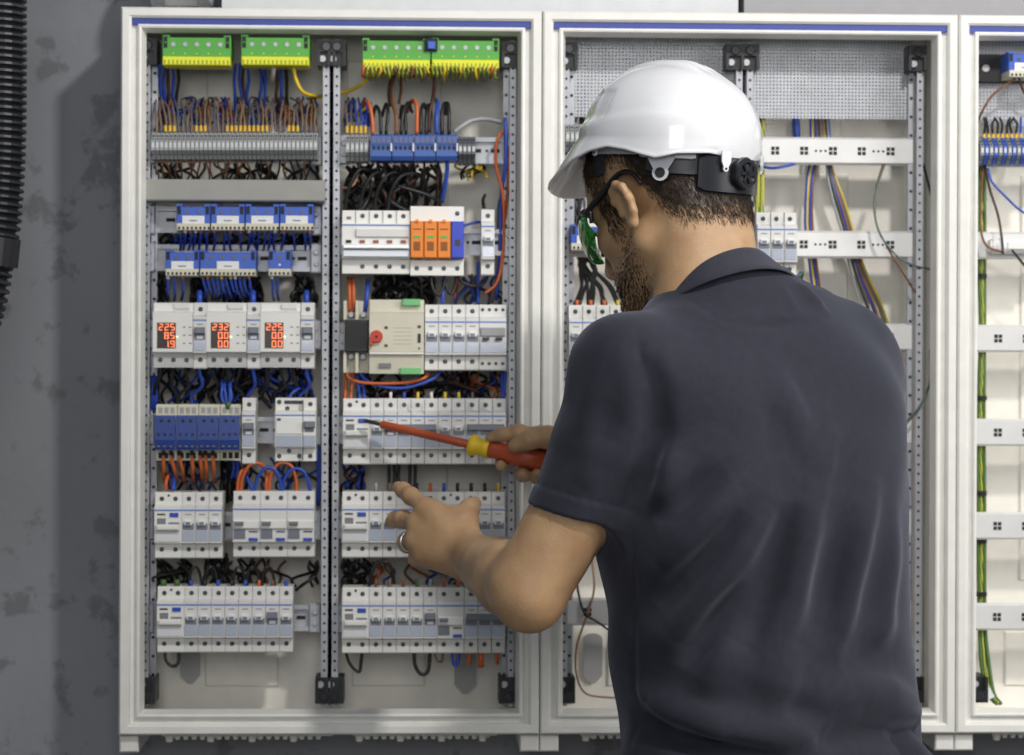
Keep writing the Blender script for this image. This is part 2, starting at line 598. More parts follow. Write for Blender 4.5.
for p in (143.0, 322.5, 502.0):
    pass
add_post(CAB1, cx(143)); add_post(CAB1, cx(322)); add_post(CAB1, cx(339), True); add_post(CAB1, cx(515), True)
for p, z in ((147.5, 0), (325.5, 0), (336, 0), (509, 0)):
    add_bracket(CAB1, cx(p), -0.036); add_bracket(CAB1, cx(p), -CH+0.036, False)
add_post(CAB2, cx(562, cab=1)); add_post(CAB2, cx(735, cab=1)); add_post(CAB2, cx(752, cab=1), True); add_post(CAB2, cx(922, cab=1), True)
for p in (567, 733, 748, 915):
    add_bracket(CAB2, cx(p, cab=1), -0.036); add_bracket(CAB2, cx(p, cab=1), -CH+0.036, False)
add_bracket(CAB3, cx(979, cab=2), -CH+0.036, False); add_post(CAB3, 0.534, True); add_bracket(CAB3, 0.525, -0.036); add_bracket(CAB3, 0.525, -CH+0.036, False)

YR = -0.095
def zrow(py, y=-0.10, px=330):
    return W(px, py, y).z-TOP
for (pa, pb) in ((147, 318), (341, 511)):
    for py in ((150, 220, 258, 334, 430, 525, 618) if pa < 200 else (150, 242, 337, 430, 525, 618)):
        add_rail(CAB1, cx(pa, YR), cx(pb, YR), zrow(py, YR, (pa+pb)/2), YR, False)
for py in (151, 244.5, 337, 431, 523, 612):
    for (pa, pb) in ((566, 733), (752, 912)):
        add_rail(CAB2, cx(pa, YR, cab=1), cx(pb, YR, cab=1), zrow(py, YR, 830), YR, True)
for py in (245.5, 338.5, 432.5, 526, 617):
    add_rail(CAB3, cx(976, YR, cab=2), 0.525, zrow(py, YR, 1000), YR, True)
add_rail(CAB3, cx(976, YR, cab=2), 0.525, zrow(152, YR, 1000), YR, False)

# perforated cover plates at the head of the second and third cabinet
def plate(cab, pa, pb, pya, pyb, y, n):
    a = W(pa, pya, y); b = W(pb, pyb, y)
    o = bpy.data.objects.new('perforated_plate', perforated(b.x-a.x, a.z-b.z)); C.objects.link(o)
    o.parent = cab; o.location = (a.x-0.55*n, y, a.z-TOP)
    return o
plate(CAB2, 573, 912, 36, 119, -0.088, 1)
plate(CAB3, 979, 1366, 38, 128, -0.088, 2)
# ------------------------------------------------------------------ devices clipped on the rails
K = 1.3155e-3            # metres per photo pixel at the devices' front
MW = 13.6*K              # one module
BH = 66*K


def at(px, py):
    p = W(px, py, -0.145)
    return Vector((p.x, YR, p.z))


def dev_body(n, H=BH, nose=-0.0535, sh=-0.043, t0=14, t1=50):
    mb = MB()
    z0, z1 = -t0*K, -t1*K
    mb.prof([(0, -H), (0, 0), (sh+0.0015, 0), (sh, -0.0015), (sh, z0+0.003), (nose, z0), (nose, z1), (sh, z1-0.003), (sh, -H+0.0015), (sh+0.0015, -H)], 0.0003, n*MW-0.0004)
    return mb


def screw_part(par, x, z, y=-0.043, r=0.0030):
    m = MB().disc(x, z, y-0.0005, y+0.002, r, 12)
    o = m.build('terminal_screw', M_DARK, par)
    c = MB().disc(x, z, y-0.0008, y, r*0.55, 8)
    c.build('screw_head', M_SCREW, o)
    return o


def blank(name):
    o = bpy.data.objects.new(name, None); o.empty_display_size = 0.02
    C.objects.link(o)
    return o


def mk_breaker(n=1, style='on', H=BH, light=False):
    r = blank('circuit_breaker')
    dev_body(n, H).build('body', M_DEVL if light else M_DEV, r)
    ny = -0.0535
    for i in range(n):
        x0 = i*MW
        xc = x0+MW/2
        screw_part(r, xc, -6.5*K); screw_part(r, xc, -57*K)
        if i: MB().box(x0-0.0004, x0+0.0004, ny-0.0002, ny+0.004, -H+0.001, -0.001).build('pole_joint', M_INKD, r)
        MB().box(x0+0.001, x0+MW-0.0012, ny-0.0008, ny+0.001, -48.5*K, -37.5*K, 0.0006).build('label_window', M_WIN, r)
        MB().box(x0+0.0015, x0+MW-0.0015, ny-0.0006, ny+0.001, -37*K, -30.5*K).build('toggle_recess', M_TOGG, r)
        if style == 'on':
            MB().box(xc-0.0052, xc+0.0052, ny-0.005, ny, -32.5*K, -27.5*K, 0.001).build('toggle', M_TOGW, r)
            MB().box(xc-0.003, xc+0.003, ny-0.0053, ny-0.0045, -31.5*K, -29*K).build('toggle_print', M_TOGG, r)
        elif style == 'off':
            MB().box(xc-0.0068, xc+0.0068, ny-0.007, ny, -31.5*K, -24.5*K, 0.0015).build('toggle', M_TOGG, r)
            MB().box(xc-0.004, xc+0.004, ny-0.0012, ny, -36*K, -33*K).build('toggle_stop', M_TOGW, r)
        # faint rating print
        MB().box(xc-0.004, xc+0.004, ny-0.0003, ny+0.001, -22.2*K, -21.3*K).build('rating_print', M_INK, r)
    if style == 'joined':
        MB().box(0.0025, n*MW-0.0025, ny-0.007, ny, -32*K, -25.5*K, 0.0015).build('toggle', M_TOGG, r)
    MB().box(0.0005, n*MW-0.0007, ny-0.0004, ny+0.001, -18.3*K, -16.8*K).build('marking_stripe', M_STRIPE, r)
    return r


def mk_rcd(light=True):
    r = blank('residual_current_breaker')
    dev_body(2).build('body', M_DEVL, r)
    ny = -0.0535
    for i in range(2):
        xc = (i+0.5)*MW
        screw_part(r, xc, -6.5*K); screw_part(r, xc, -57*K)
    MB().disc(MW, -3.2*K, -0.0436, -0.042, 0.0017, 8).build('probe_hole', M_DARK, r)
    MB().box(0.0005, 2*MW-0.0007, ny-0.0004, ny+0.001, -18.3*K, -16.8*K).build('marking_stripe', M_STRIPE, r)
    MB().box(3*K, 11*K, ny-0.0005, ny+0.001, -22.5*K, -20.8*K).build('rating_print', M_INKD, r)
    MB().box(15.5*K, 24*K, ny-0.002, ny, -24.2*K, -20*K, 0.0007).build('test_button', M_BLUEB, r)
    MB().box(3*K, 11.5*K, ny-0.0006, ny+0.001, -31.5*K, -25.5*K).build('rating_plate', M_INK, r)
    MB().box(2*K, 25.5*K, ny-0.008, ny, -37.5*K, -31.5*K, 0.002).build('toggle', M_DEVL, r)
    MB().box(14*K, 25*K, ny-0.001, ny+0.001, -31*K, -29.5*K).build('toggle_recess', M_TOGG, r)
    MB().box(0.0012, 2*MW-0.0016, ny-0.0012, ny+0.001, -49*K, -38.2*K, 0.0006).build('label_window', mat('rcd_window', srgb(222, 224, 228), 0.15, coat=0.5), r)
    return r


def mk_rcbo():
    r = blank('residual_current_breaker')
    dev_body(2).build('body', M_DEV, r)
    ny = -0.0535
    for i in range(2):
        screw_part(r, (i+0.5)*MW, -6.5*K); screw_part(r, (i+0.5)*MW, -57*K)
    MB().box(0.0005, 2*MW-0.0007, ny-0.0004, ny+0.001, -18.3*K, -16.8*K).build('marking_stripe', M_STRIPE, r)
    MB().box(1*K, 26*K, ny-0.0035, ny, -37*K, -28.5*K, 0.0012).build('lever_bridge', M_DEVL, r)
    MB().box(2.5*K, 11*K, ny-0.009, ny, -33*K, -29.5*K, 0.001).build('toggle', M_TOGG, r)
    MB().box(1*K, 12.5*K, ny-0.0008, ny+0.001, -47*K, -37.5*K).build('toggle_recess', M_TOGG, r)
    MB().box(16*K, 25*K, ny-0.0005, ny+0.001, -40.5*K, -39.2*K).build('rating_print', M_INKD, r)
    MB().box(16*K, 25*K, ny-0.002, ny, -49*K, -46*K, 0.0006).build('test_button', M_BLUEB, r)
    return r


def mk_auxdevice():
    """two wide units with four small screws above and below"""
    r = blank('control_relay')
    dev_body(2).build('body', M_DEV, r)
    ny = -0.0535
    for i in range(4):
        screw_part(r, (i+0.5)*MW/2, -5*K, r=0.0022); screw_part(r, (i+0.5)*MW/2, -59*K, r=0.0022)
    MB().box(0.0005, 2*MW-0.0007, ny-0.0004, ny+0.001, -18.3*K, -16.8*K).build('marking_stripe', M_STRIPE, r)
    MB().box(1*K, 26*K, ny-0.003, ny, -32*K, -23*K, 0.0012).build('front_plate', M_TGREY, r)
    for i in range(2):
        MB().box((3+13*i)*K, (10+13*i)*K, ny-0.005, ny-0.002, -36*K, -33*K, 0.0006).build('indicator', M_INKD, r)
    MB().box(0.001, 2*MW-0.001, ny-0.0008, ny+0.001, -48.5*K, -37.5*K, 0.0006).build('label_window', M_WIN, r)
    return r


SEG = {'0': 'abcdef', '1': 'bc', '2': 'abged', '3': 'abgcd', '5': 'afgcd', '8': 'abcdefg', '9': 'abcdfg'}
def digits(txt, x, z, w, h, y, par):
    """red seven-segment figures, right aligned at x"""
    t = h*0.085
    mb = MB()
    cur = x
    for ch in reversed(txt):
        if ch == '.':
            mb.box(cur-t*0.6, cur+t*0.7, y-0.0003, y, z-h, z-h+t*1.3)
            cur -= t*0.4
            continue
        x1 = cur; x0 = cur-w; zt, zm, zb = z, z-h/2, z-h
        seg = {'a': (x0+t, x1-t, zt-t*1.2, zt), 'g': (x0+t, x1-t, zm-t*.6, zm+t*.6), 'd': (x0+t, x1-t, zb, zb+t*1.2), 'f': (x0, x0+t*1.3, zm, zt), 'b': (x1-t*1.3, x1, zm, zt),
               'e': (x0, x0+t*1.3, zb, zm), 'c': (x1-t*1.3, x1, zb, zm)}
        for s in SEG[ch]:
            q = seg[s]
            mb.box(q[0], q[1], y-0.0003, y, q[2], q[3])
        cur -= w*1.40
    return mb.build('digit_lettering', M_LEDR, par)


def mk_meter(rows):
    r = blank('power_meter')
    w = 40*K; H = 64.5*K
    mb = MB()
    mb.prof([(0, -H), (0, 0), (-.040, 0), (-.042, -0.002), (-.042, -8*K), (-.054, -10*K), (-.054, -49*K), (-.044, -50*K), (-.044, -H)], 0.0003, w-0.0005)
    mb.build('body', M_DEVL, r)
    MB().box(20*K, 36*K, -0.0445, -0.041, -6.5*K, -1.5*K, 0.001).build('top_cover', M_DEV, r)
    MB().box(0.5*K, w-0.5*K, -0.0448, -0.042, -63.5*K, -50.5*K).build('terminal_strip', mat('terminal_strip_grey', srgb(186, 187, 188), 0.5), r)
    for i in range(3):
        screw_part(r, (7+13*i)*K, -57*K, y=-0.0448)
    scr = MB().box(4.5*K, 23*K, -0.0546, -0.0535, -45.5*K, -20*K).build('display', M_LEDBG, r)
    for k, t in enumerate(rows):
        digits(t, 21.8*K, -(21.2+8.4*k)*K, 4.1*K, 6.4*K, -0.0547, scr)
    MB().disc(24.3*K, -34.3*K, -0.0552, -0.0535, 1.1*K, 8).build('indicator_light', M_LEDG, r)
    for i in range(3):
        for j in range(2):
            MB().box((30+6*j)*K, (32.5+6*j)*K, -0.0543, -0.0535, -(25+8*i)*K, -(23.8+8*i)*K).build('rating_print', M_INK, r)
    return r


def mk_tblock(nw, label=True, n_screw=2):
    """blue busbar terminal with a white label and a pale wire strip"""
    r = blank('neutral_terminal_block')
    w = nw*K; H = 26*K
    mb = MB().box(0.0004, w-0.0004, -0.047, 0, -19*K, -2.5*K, 0.0008)
    mb.box(0.0004, 6*K, -0.047, -0.012, -2.5*K, 0); mb.box(w-6*K, w-0.0004, -0.047, -0.012, -2.5*K, 0)
    mb.build('body', M_TBLUE, r)
    for x0 in (1.2*K, w-4.8*K):
        MB().box(x0, x0+3.4*K, -0.0476, -0.045, -10*K, -2*K).build('latch_slot', M_DARK, r)
    for i in range(n_screw):
        x = w*(i+1)/(n_screw+1) if n_screw > 1 else w/2
        MB().disc(x, -8*K, -0.0478, -0.045, 0.0026, 10).build('terminal_screw', M_SCREW, r)
    MB().box(0.6*K, w-0.6*K, -0.050, -0.004, -H, -19*K, 0.0006).build('wire_strip', M_BEIGE, r)
    for i in range(int(nw/4.2)):
        MB().box((2.2+4.2*i)*K, (4.3+4.2*i)*K, -0.0504, -0.049, -25*K, -22.5*K).build('wire_hole', M_DARK, r)
    if label:
        lw = 22*K
        lb = MB().box(w/2-lw/2, w/2+lw/2, -0.0485, -0.046, -21*K, -11.5*K, 0.0004).build('label_plate', M_PAPER, r)
        MB().box(w/2-4*K, w/2+4*K, -0.0487, -0.048, -17*K, -15.8*K).build('label_print', M_INK, lb)
    else:
        MB().disc(w/2, -15*K, -0.0477, -0.045, 0.0015, 8).build('mark_dot', M_PAPER, r)
    return r


def mk_green(nw):
    r = blank('earth_terminal_block')
    w = nw*K
    mb = MB().box(0.0004, w-0.0004, -0.047, 0.004, -22*K, -2.5*K, 0.0008)
    mb.box(0.0004, 7.5*K, -0.047, -0.01, -2.5*K, 0); mb.box(w-7.5*K, w-0.0004, -0.047, -0.01, -2.5*K, 0)
    mb.build('body', M_GREEN, r)
    for x0 in (1.5*K, w-5.5*K):
        MB().box(x0, x0+3.6*K, -0.0476, -0.045, -13*K, -2*K).build('latch_slot', M_DARK, r)
        MB().box(x0+0.6*K, x0+3*K, -0.0479, -0.047, -8*K, -7*K).build('latch_bar', M_GREEN, r)
    for i in range(5):
        x = (11+(nw-22)*i/4)*K
        MB().disc(x, -9.5*K, -0.0478, -0.045, 0.0029, 12).build('terminal_screw', M_ZINC, r)
        t = MB(); t.add([(x-.0012, -.0474, -19*K), (x+.0012, -.0474, -19*K), (x, -.0474, -17.5*K), (x-.0012, -.046, -19*K), (x+.0012, -.046, -19*K), (x, -.046, -17.5*K)], [(0, 1, 2), (3, 5, 4), (0, 3, 4, 1), (1, 4, 5, 2), (2, 5, 3, 0)])
        t.build('arrow_mark', M_YEL, r)
    s = MB().box(0.8*K, w-0.8*K, -0.052, -0.004, -30.5*K, -22*K, 0.001).build('wire_strip', M_YEL, r)
    for i in range(16):
        x = (3+(nw-6)*i/15)*K
        MB().box(x-0.0011, x+0.0011, -0.0523, -0.051, -29.5*K, -25.5*K).build('wire_hole', mat('yellow_slot', srgb(150, 160, 30), 0.6), s)
    return r


def mk_rterm(material, dark=False):
    """narrow rail terminal"""
    r = blank('rail_terminal')
    w = 4.3*K
    H = 28*K
    mb = MB().prof([(0, -H), (0, 0), (-.030, -0.001), (-.036, -5*K), (-.044, -9*K), (-.044, -19*K), (-.036, -23*K), (-.030, -H+0.001)], 0.0003, w-0.0003)
    mb.build('body', material, r)
    for z in (-4.5, -22.5):
        MB().disc(w/2, z*K, -0.0368 if True else 0, -0.033, 0.0015, 8).build('wire_hole', M_DARK, r)
    MB().box(w*0.2, w*0.8, -0.0446, -0.043, -16.5*K, -11.5*K).build('marker_tag', mat('marker_tag_pale', srgb(196, 198, 200), 0.5), r)
    MB().disc(w/2, -8.2*K, -0.0436, -0.040, 0.0011, 8).build('clamp_screw', M_DARK, r)
    return r


def mk_mainblock():
    r = blank('main_terminal_block')
    w = 22*K; H = 27*K
    MB().prof([(0, -H), (0, 0), (-.034, 0), (-.036, -2*K), (-.036, -10*K), (-.048, -12*K), (-.050, -H+4*K), (-.046, -H)], 0.0004, w-0.0012).build('body', M_MBLUE, r)
    for i in range(4):
        MB().box((2.5+4.6*i)*K, (5.2+4.6*i)*K, -0.0492, -0.046, -16.5*K, -12.8*K).build('wire_hole', M_DARK, r)
        MB().box((1.5+5*i)*K, (5.5+5*i)*K, -0.0372, -0.0355, -9*K, -2.5*K).build('clamp_face', mat('clamp_dark_blue', srgb(44, 70, 128), 0.3), r)
    MB().box(20.4*K, 21.8*K, -0.0515, -0.03, -18*K, -10*K).build('divider', M_PAPER, r)
    return r


def mk_contactor():
    r = blank('installation_contactor')
    w = 21.4*K; H = 56*K
    MB().prof([(0, -H), (0, 0), (-.036, 0), (-.038, -2*K), (-.038, -11*K), (-.050, -12*K), (-.050, -45*K), (-.038, -46*K), (-.038, -H)], 0.0004, w-0.0006).build('body', M_BEIGE, r)
    b = MB().prof([(-.049, -45*K), (-.049, -10.5*K), (-.0565, -10.5*K), (-.0575, -12*K), (-.0575, -35*K), (-.0545, -45*K)], 0.0004, w-0.001).build('blue_cover', M_CBLUE, r)
    for i in range(3):
        MB().disc((4.5+6*i)*K, -29.5*K, -0.0584, -0.056, 0.0017, 10).build('cover_hole', M_DARK, b)
        MB().box((3+6*i)*K, (5.5+6*i)*K, -0.0585, -0.052, -42*K, -40.8*K).build('cover_slit', M_INK, b)
    for i in range(2):
        MB().disc((7+7.5*i)*K, -16*K, -0.0584, -0.056, 0.002, 10).build('cover_screw', M_DARK, b)
    for i in range(3):
        MB().box((2.5+6*i)*K, (6.5+6*i)*K, -0.0386, -0.037, -9*K, -3*K).build('terminal_screw', M_TGREY, r)
        MB().box((2.5+6*i)*K, (6.5+6*i)*K, -0.0386, -0.037, -54*K, -48*K).build('terminal_screw', M_DARK, r)
    return r


def mk_wideRCBO():
    """three module device with a plain upper face and one toggle"""
    r = blank('residual_current_breaker')
    w = 41*K; H = 63*K
    MB().prof([(0, -H), (0, 0), (-.043, 0), (-.043, -12*K), (-.0535, -13*K), (-.0535, -49*K), (-.043, -50*K), (-.043, -H)], 0.0003, w-0.0004).build('body', M_DEVL, r)
    for (px, pz) in ((4, 4), (12, 10.5), (35, 6), (4, 58), (14, 53), (24, 58), (35, 58)):
        screw_part(r, px*K, -pz*K)
    MB().box(9*K, 27*K, -0.0436, -0.042, -6*K, -2.5*K).build('terminal_shroud', M_INKD, r)
    MB().box(0.5*K, w-0.5*K, -0.0539, -0.052, -17.8*K, -16.4*K).build('marking_stripe', M_STRIPE, r)
    MB().box(1*K, 27*K, -0.055, -0.052, -36*K, -19*K, 0.0008).build('front_plate', M_DEVL, r)
    MB().box(2.5*K, 6*K, -0.0556, -0.054, -22.5*K, -20*K).build('test_button', M_INKD, r)
    MB().box(29*K, 40*K, -0.061, -0.053, -29.5*K, -23*K, 0.0012).build('toggle', M_TOGG, r)
    MB().box(30*K, 39*K, -0.0545, -0.053, -33.5*K, -30*K).build('toggle_recess', M_TOGG, r)
    MB().box(1*K, 27*K, -0.0545, -0.052, -48.5*K, -37*K, 0.0005).build('label_window', M_WIN, r)
    MB().box(28.5*K, 40.3*K, -0.0545, -0.052, -48.5*K, -37*K, 0.0005).build('label_window', M_WIN, r)
    MB().box(27.6*K, 28.2*K, -0.0538, -0.045, -H+0.002, -0.002).build('pole_joint', M_INKD, r)
    return r


def mk_mainswitch():
    r = blank('main_switch')
    n = 5; w = 68*K; mw = w/5; H = 63*K
    MB().prof([(0, -H), (0, 0), (-.043, 0), (-.043, -13*K), (-.0535, -14*K), (-.0535, -48*K), (-.043, -49*K), (-.043, -H)], 0.0003, w-0.0004).build('body', M_DEVL, r)
    for i in range(5):
        xc = (i+.5)*mw
        if i: screw_part(r, xc, -5.5*K)
        else: MB().box(xc-.003, xc+.003, -.0436, -.042, -9*K, -6*K).build('terminal_print', M_INK, r)
        if i: screw_part(r, xc, -56*K)
        MB().box(xc-.0035, xc+.0035, -.0552, -.053, -33*K, -30*K).build('position_flag', mat('flag_brown', srgb(150, 74, 56), .5) if i else M_DARK, r)
        if i: MB().box(i*mw-.0004, i*mw+.0004, -.0440, -.0425, -12.5*K, -.5*K).build('pole_joint', M_INK, r)
    MB().box(.5*K, w-.5*K, -.0539, -.052, -15.8*K, -14.4*K).build('marking_stripe', M_STRIPE, r)
    MB().box(14*K, w-1*K, -.057, -.052, -27*K, -19*K, .0008).build('front_plate', M_DEV, r)
    MB().box(1*K, w-1*K, -.0635, -.052, -39*K, -34.5*K, .0015).build('toggle', mat('switch_bar_white', srgb(232, 236, 240), .12, coat=.8), r)
    MB().box(1*K, w-1*K, -.0575, -.052, -47*K, -39.5*K, .001).build('label_window', M_WIN, r)
    return r


def mk_spd():
    r = blank('surge_arrester')
    w = 54*K; H = 69*K; mw = w/4
    MB().prof([(0, -H), (0, 0), (-.046, 0), (-.046, -15*K), (-.040, -16*K), (-.040, -53*K), (-.046, -54*K), (-.046, -H)], .0003, w-.0004).build('base', M_DEVL, r)
    screw_part(r, 47*K, -7*K, y=-.046)
    for i in range(4):
        screw_part(r, (i+.5)*mw, -62*K, y=-.046)
        p = MB().box(i*mw+.0006, (i+1)*mw-.0006, -.062, -.040, -52*K, -15.5*K, .001).build('surge_cartridge', M_ORANGE if i < 3 else M_SBLUE, r)
        if i < 3:
            p['label'] = 'orange plug-in cartridge'
            MB().box((i+.5)*mw-.0022, (i+.5)*mw+.0022, -.0645, -.060, -16.5*K, -14*K).build('pull_tab', M_ORANGE, p)
            MB().box((i+.2)*mw, (i+.8)*mw, -.0624, -.061, -24*K, -23*K).build('rating_print', M_INKD, p)
            MB().box((i+.25)*mw, (i+.75)*mw, -.0625, -.061, -32.5*K, -30*K).build('status_window', mat('status_green', srgb(70, 170, 80), .4), p)
            MB().box((i+.25)*mw, (i+.75)*mw, -.0624, -.061, -45*K, -36*K).build('circuit_print', mat('brown_ink', srgb(140, 84, 30), .6), p)
        else:
            p['label'] = 'blue plug-in cartridge'
            MB().box((i+.3)*mw, (i+.7)*mw, -.0624, -.061, -40*K, -34*K).build('circuit_print', M_INKD, p)
    return r


def mk_blackcontactor():
    r = blank('power_contactor')
    w = 25.5*K; H = 72*K
    MB().prof([(0, -H), (0, 0), (-.03, 0), (-.03, -18*K), (-.034, -18*K), (-.034, -52*K), (-.03, -52*K), (-.03, -H)], .0004, w-.0004).build('body', M_BEIGE, r)
    c = MB().box(1.5*K, w-.5*K, -.055, -.03, -51*K, -19.5*K, .001).build('coil_cover', M_BLACK, r)
    for i in range(12):
        MB().box((3+1.8*i)*K, (3.8+1.8*i)*K, -.0553, -.054, -48*K, -22*K).build('vent_slot', M_DARK, c)
    for x in (0, 12):
        MB().box(x*K+.0002, (x+3)*K, -.050, -.028, -19*K, 0).build('terminal_fin', M_BEIGE, r)
        MB().box(x*K+.0002, (x+3)*K, -.050, -.028, -H, -52*K).build('terminal_fin', M_BEIGE, r)
        for z in (-14, -56):
            MB().disc((x+7.5)*K, z*K, -.042, -.028, .0042, 10, .001).build('terminal_screw', M_ZINC, r)
    return r


def mk_transfer():
    r = blank('transfer_switch')
    w = 55*K; H = 74*K
    MB().prof([(0, -H), (0, 0), (-.046, 0), (-.047, -1*K), (-.047, -12*K), (-.058, -14*K), (-.058, -52*K), (-.054, -54*K), (-.050, -H)], .0003, w-.0004).build('body', M_BEIGE, r)
    MB().box(.5*K, w-.5*K, -.0586, -.05, -54.5*K, -52.5*K).build('step_ridge', M_DEVL, r)
    d = MB().disc(7.5*K, -37*K, -.065, -.057, 6.3*K, 18, .0012)
    d.build('selector_dial', M_RED, r)
    MB().prof([(-.0655, -35.5*K), (-.057, -35.5*K), (-.057, -46*K), (-.0655, -46*K)], 1.2*K, 4*K).build('dial_pointer', M_RED, r)
    MB().disc(7.5*K, -37*K, -.0662, -.064, 1.2*K, 10).build('dial_keyhole', M_DARK, r)
    for (x, z) in ((17, 28), (17, 46), (50, 27)):
        MB().box((x-1.6)*K, (x+1.6)*K, -.0588, -.057, -(z+1.3)*K, -(z-1.3)*K).build('position_mark', M_INKD, r)
    MB().box(48.5*K, 51.5*K, -.0588, -.057, -43*K, -34*K).build('mode_slider', M_BLACK, r)
    MB().disc(50*K, -48.5*K, -.0588, -.057, 1.2*K, 8).build('indicator_light', mat('dim_green', srgb(60, 120, 70), .4), r)
    for k in range(5):
        MB().box(24*K, 43*K, -.0584, -.057, -(28+4*k)*K-.0006, -(28+4*k)*K).build('rating_print', mat('faint_ink', srgb(176, 172, 156), .6), r)
    MB().box(10*K, 22*K, -.0535, -.05, -68*K, -63.5*K).build('terminal_print', M_INK, r)
    for (x0, x1, z0, z1) in ((33, 51, -6, 0.6), (31, 52, -74.6, -68)):
        g = MB().box(x0*K, x1*K, -.0545, -.03, z0*K, z1*K, .0008).build('pluggable_terminal', mat('pale_green', srgb(110, 186, 120), .4), r)
    return r


def mk_panelblock():
    r = blank('blank_cover_strip')
    return r


ORD = ['first', 'second', 'third', 'fourth', 'fifth', 'sixth', 'seventh', 'eighth', 'ninth', 'tenth']
def row(px, py, spec, where):
    """devices clipped side by side from px on; spec: list of (kind, modules)"""
    cnt = {}
    tot = {}
    for k in spec: tot[k] = tot.get(k, 0)+1
    x = px
    for k in spec:
        n = cnt.get(k, 0); cnt[k] = n+1
        o_ = (ORD[n]+' ') if tot[k] > 1 else ''
        fr = ' counted from the wall side' if tot[k] > 1 else ''
        if k == 'rcd':
            place('rcd', mk_rcd, at(x, py), f'{o_}wide residual current breaker with blue test button {where}', 'breaker', 'residual current breakers'); x += 27.2
        elif k == 'rcbo':
            place('rcbo', mk_rcbo, at(x, py), f'{o_}double residual current breaker with low blue button {where}', 'breaker', 'residual current breakers'); x += 27.2
        elif k == 'aux':
            place('aux', mk_auxdevice, at(x, py), f'grey control relay with four small screws {where}', 'relay'); x += 27.2
        else:
            n_ = int(k[1]); st = {'p': 'on', 'f': 'off', 'j': 'joined'}[k[0]]
            nm = {1: 'single-pole', 2: 'two-pole', 3: 'three-pole', 4: 'four-pole'}[n_]
            ad = {'on': 'pale toggles' if n_ > 1 else 'pale toggle', 'off': 'raised dark toggle', 'joined': 'joined dark toggle bar'}[st]
            place(k, lambda: mk_breaker(n_, st), at(x, py), f'{o_}{nm} breaker with {ad} {where}', 'breaker', 'circuit breakers '+where); x += 13.6*n_


# wall-side column
for i, px in enumerate((162, 240.7)):
    place('green', lambda: mk_green(68.5), at(px, 34.3), ['green and yellow earth terminal block in the corner by the wall', 'green and yellow earth terminal block beside the centre posts over brown wires'][i], 'terminal block', 'green earth terminals along the top')
for i in range(38):
    place('rterm', lambda: mk_rterm(M_TGREY), at(150.3+4.4*i, 130.5), 'narrow grey rail terminal in the long row under brown ferruled wires', 'terminal', 'grey rail terminals in the long row')
a = W(142.5, 179, -0.135); b = W(325, 202, -0.135)
t = root('trunking_cover', (a.x, YR, a.z), 'plain grey trunking bar spanning the column above the blue terminals', 'trunking')
MB().prof([(-.002, 0), (-.040, 0), (-.042, -.002), (-.042, a.z*0-(a.z-b.z)+.002), (-.040, b.z-a.z), (-.002, b.z-a.z), (-.002, b.z-a.z+.0015), (-.0385, b.z-a.z+.0015), (-.0385, -.0015), (-.002, -.0015)], 0, b.x-a.x).build('cover', M_TRUNK, t)
for x in (.012, b.x-a.x-.012):
    MB().box(x-.006, x+.006, -.0380, -.002, b.z-a.z+.002, -.002).build('cover_clip', M_TRUNK, t)
for i, px in enumerate((176, 210.5, 245, 279.5)):
    place('tb34', lambda: mk_tblock(34), at(px, 204), f'{ORD[i]} labelled blue neutral terminal from the wall, just under the grey bar', 'terminal block', 'labelled blue terminals under the grey bar')
place('tb34', None, at(165, 249.5), 'narrower labelled blue neutral terminal on the row above the meters', 'terminal block', 'blue terminals above the meters')
place('tb56', lambda: mk_tblock(56, True, 4), at(199.5, 249.5), 'wide labelled blue neutral terminal on the row above the meters', 'terminal block', 'blue terminals above the meters')
place('tb23', lambda: mk_tblock(23, False, 1), at(268, 249.5), 'short blue neutral terminal without label above the meters', 'terminal block', 'blue terminals above the meters')
for i, (px, rows) in enumerate(((153, ('225', '8.5', '1.9')), (206.7, ('232', '0.0', '0.0')), (260.5, ('225', '0.0', '0.0')))):
    place('meter'+str(i), lambda: mk_meter(rows), at(px, 302.5), ['white digital meter showing 225, 8.5 and 1.9 in red', 'white digital meter showing 232 above two zero readings', 'white digital meter showing 225 above two zero readings'][i], 'meter', 'red digit power meters')
    place('f1', lambda: mk_breaker(1, 'off'), at(px+40.3, 302.5), ['single breaker between the meters reading 225 8.5 and 232', 'single breaker between the 232 meter and the last meter', 'single breaker at the end of the meter row by the posts'][i], 'breaker', 'breakers between the meters')
for i in range(4):
    place('contactor', mk_contactor, at(155+21.5*i, 404.5), f'{ORD[i]} glossy blue contactor from the wall, above the orange wires', 'contactor', 'blue contactors')
place('f1', None, at(242, 398), 'lone single breaker beside the four blue contactors', 'breaker')
place('wide', mk_wideRCBO, at(275, 398), 'three-module breaker with plain white face beside the centre posts', 'breaker')
row(154.5, 492.5, ['rcd', 'p1', 'p1', 'p1'], 'below the blue contactors')
row(233, 491.5, ['rcbo', 'rcbo', 'rcbo'], 'under the orange and blue wire arches')
row(157, 587, ['rcd'] + ['p1']*6 + ['f1', 'p1'], 'in the lowest row by the bare wall')

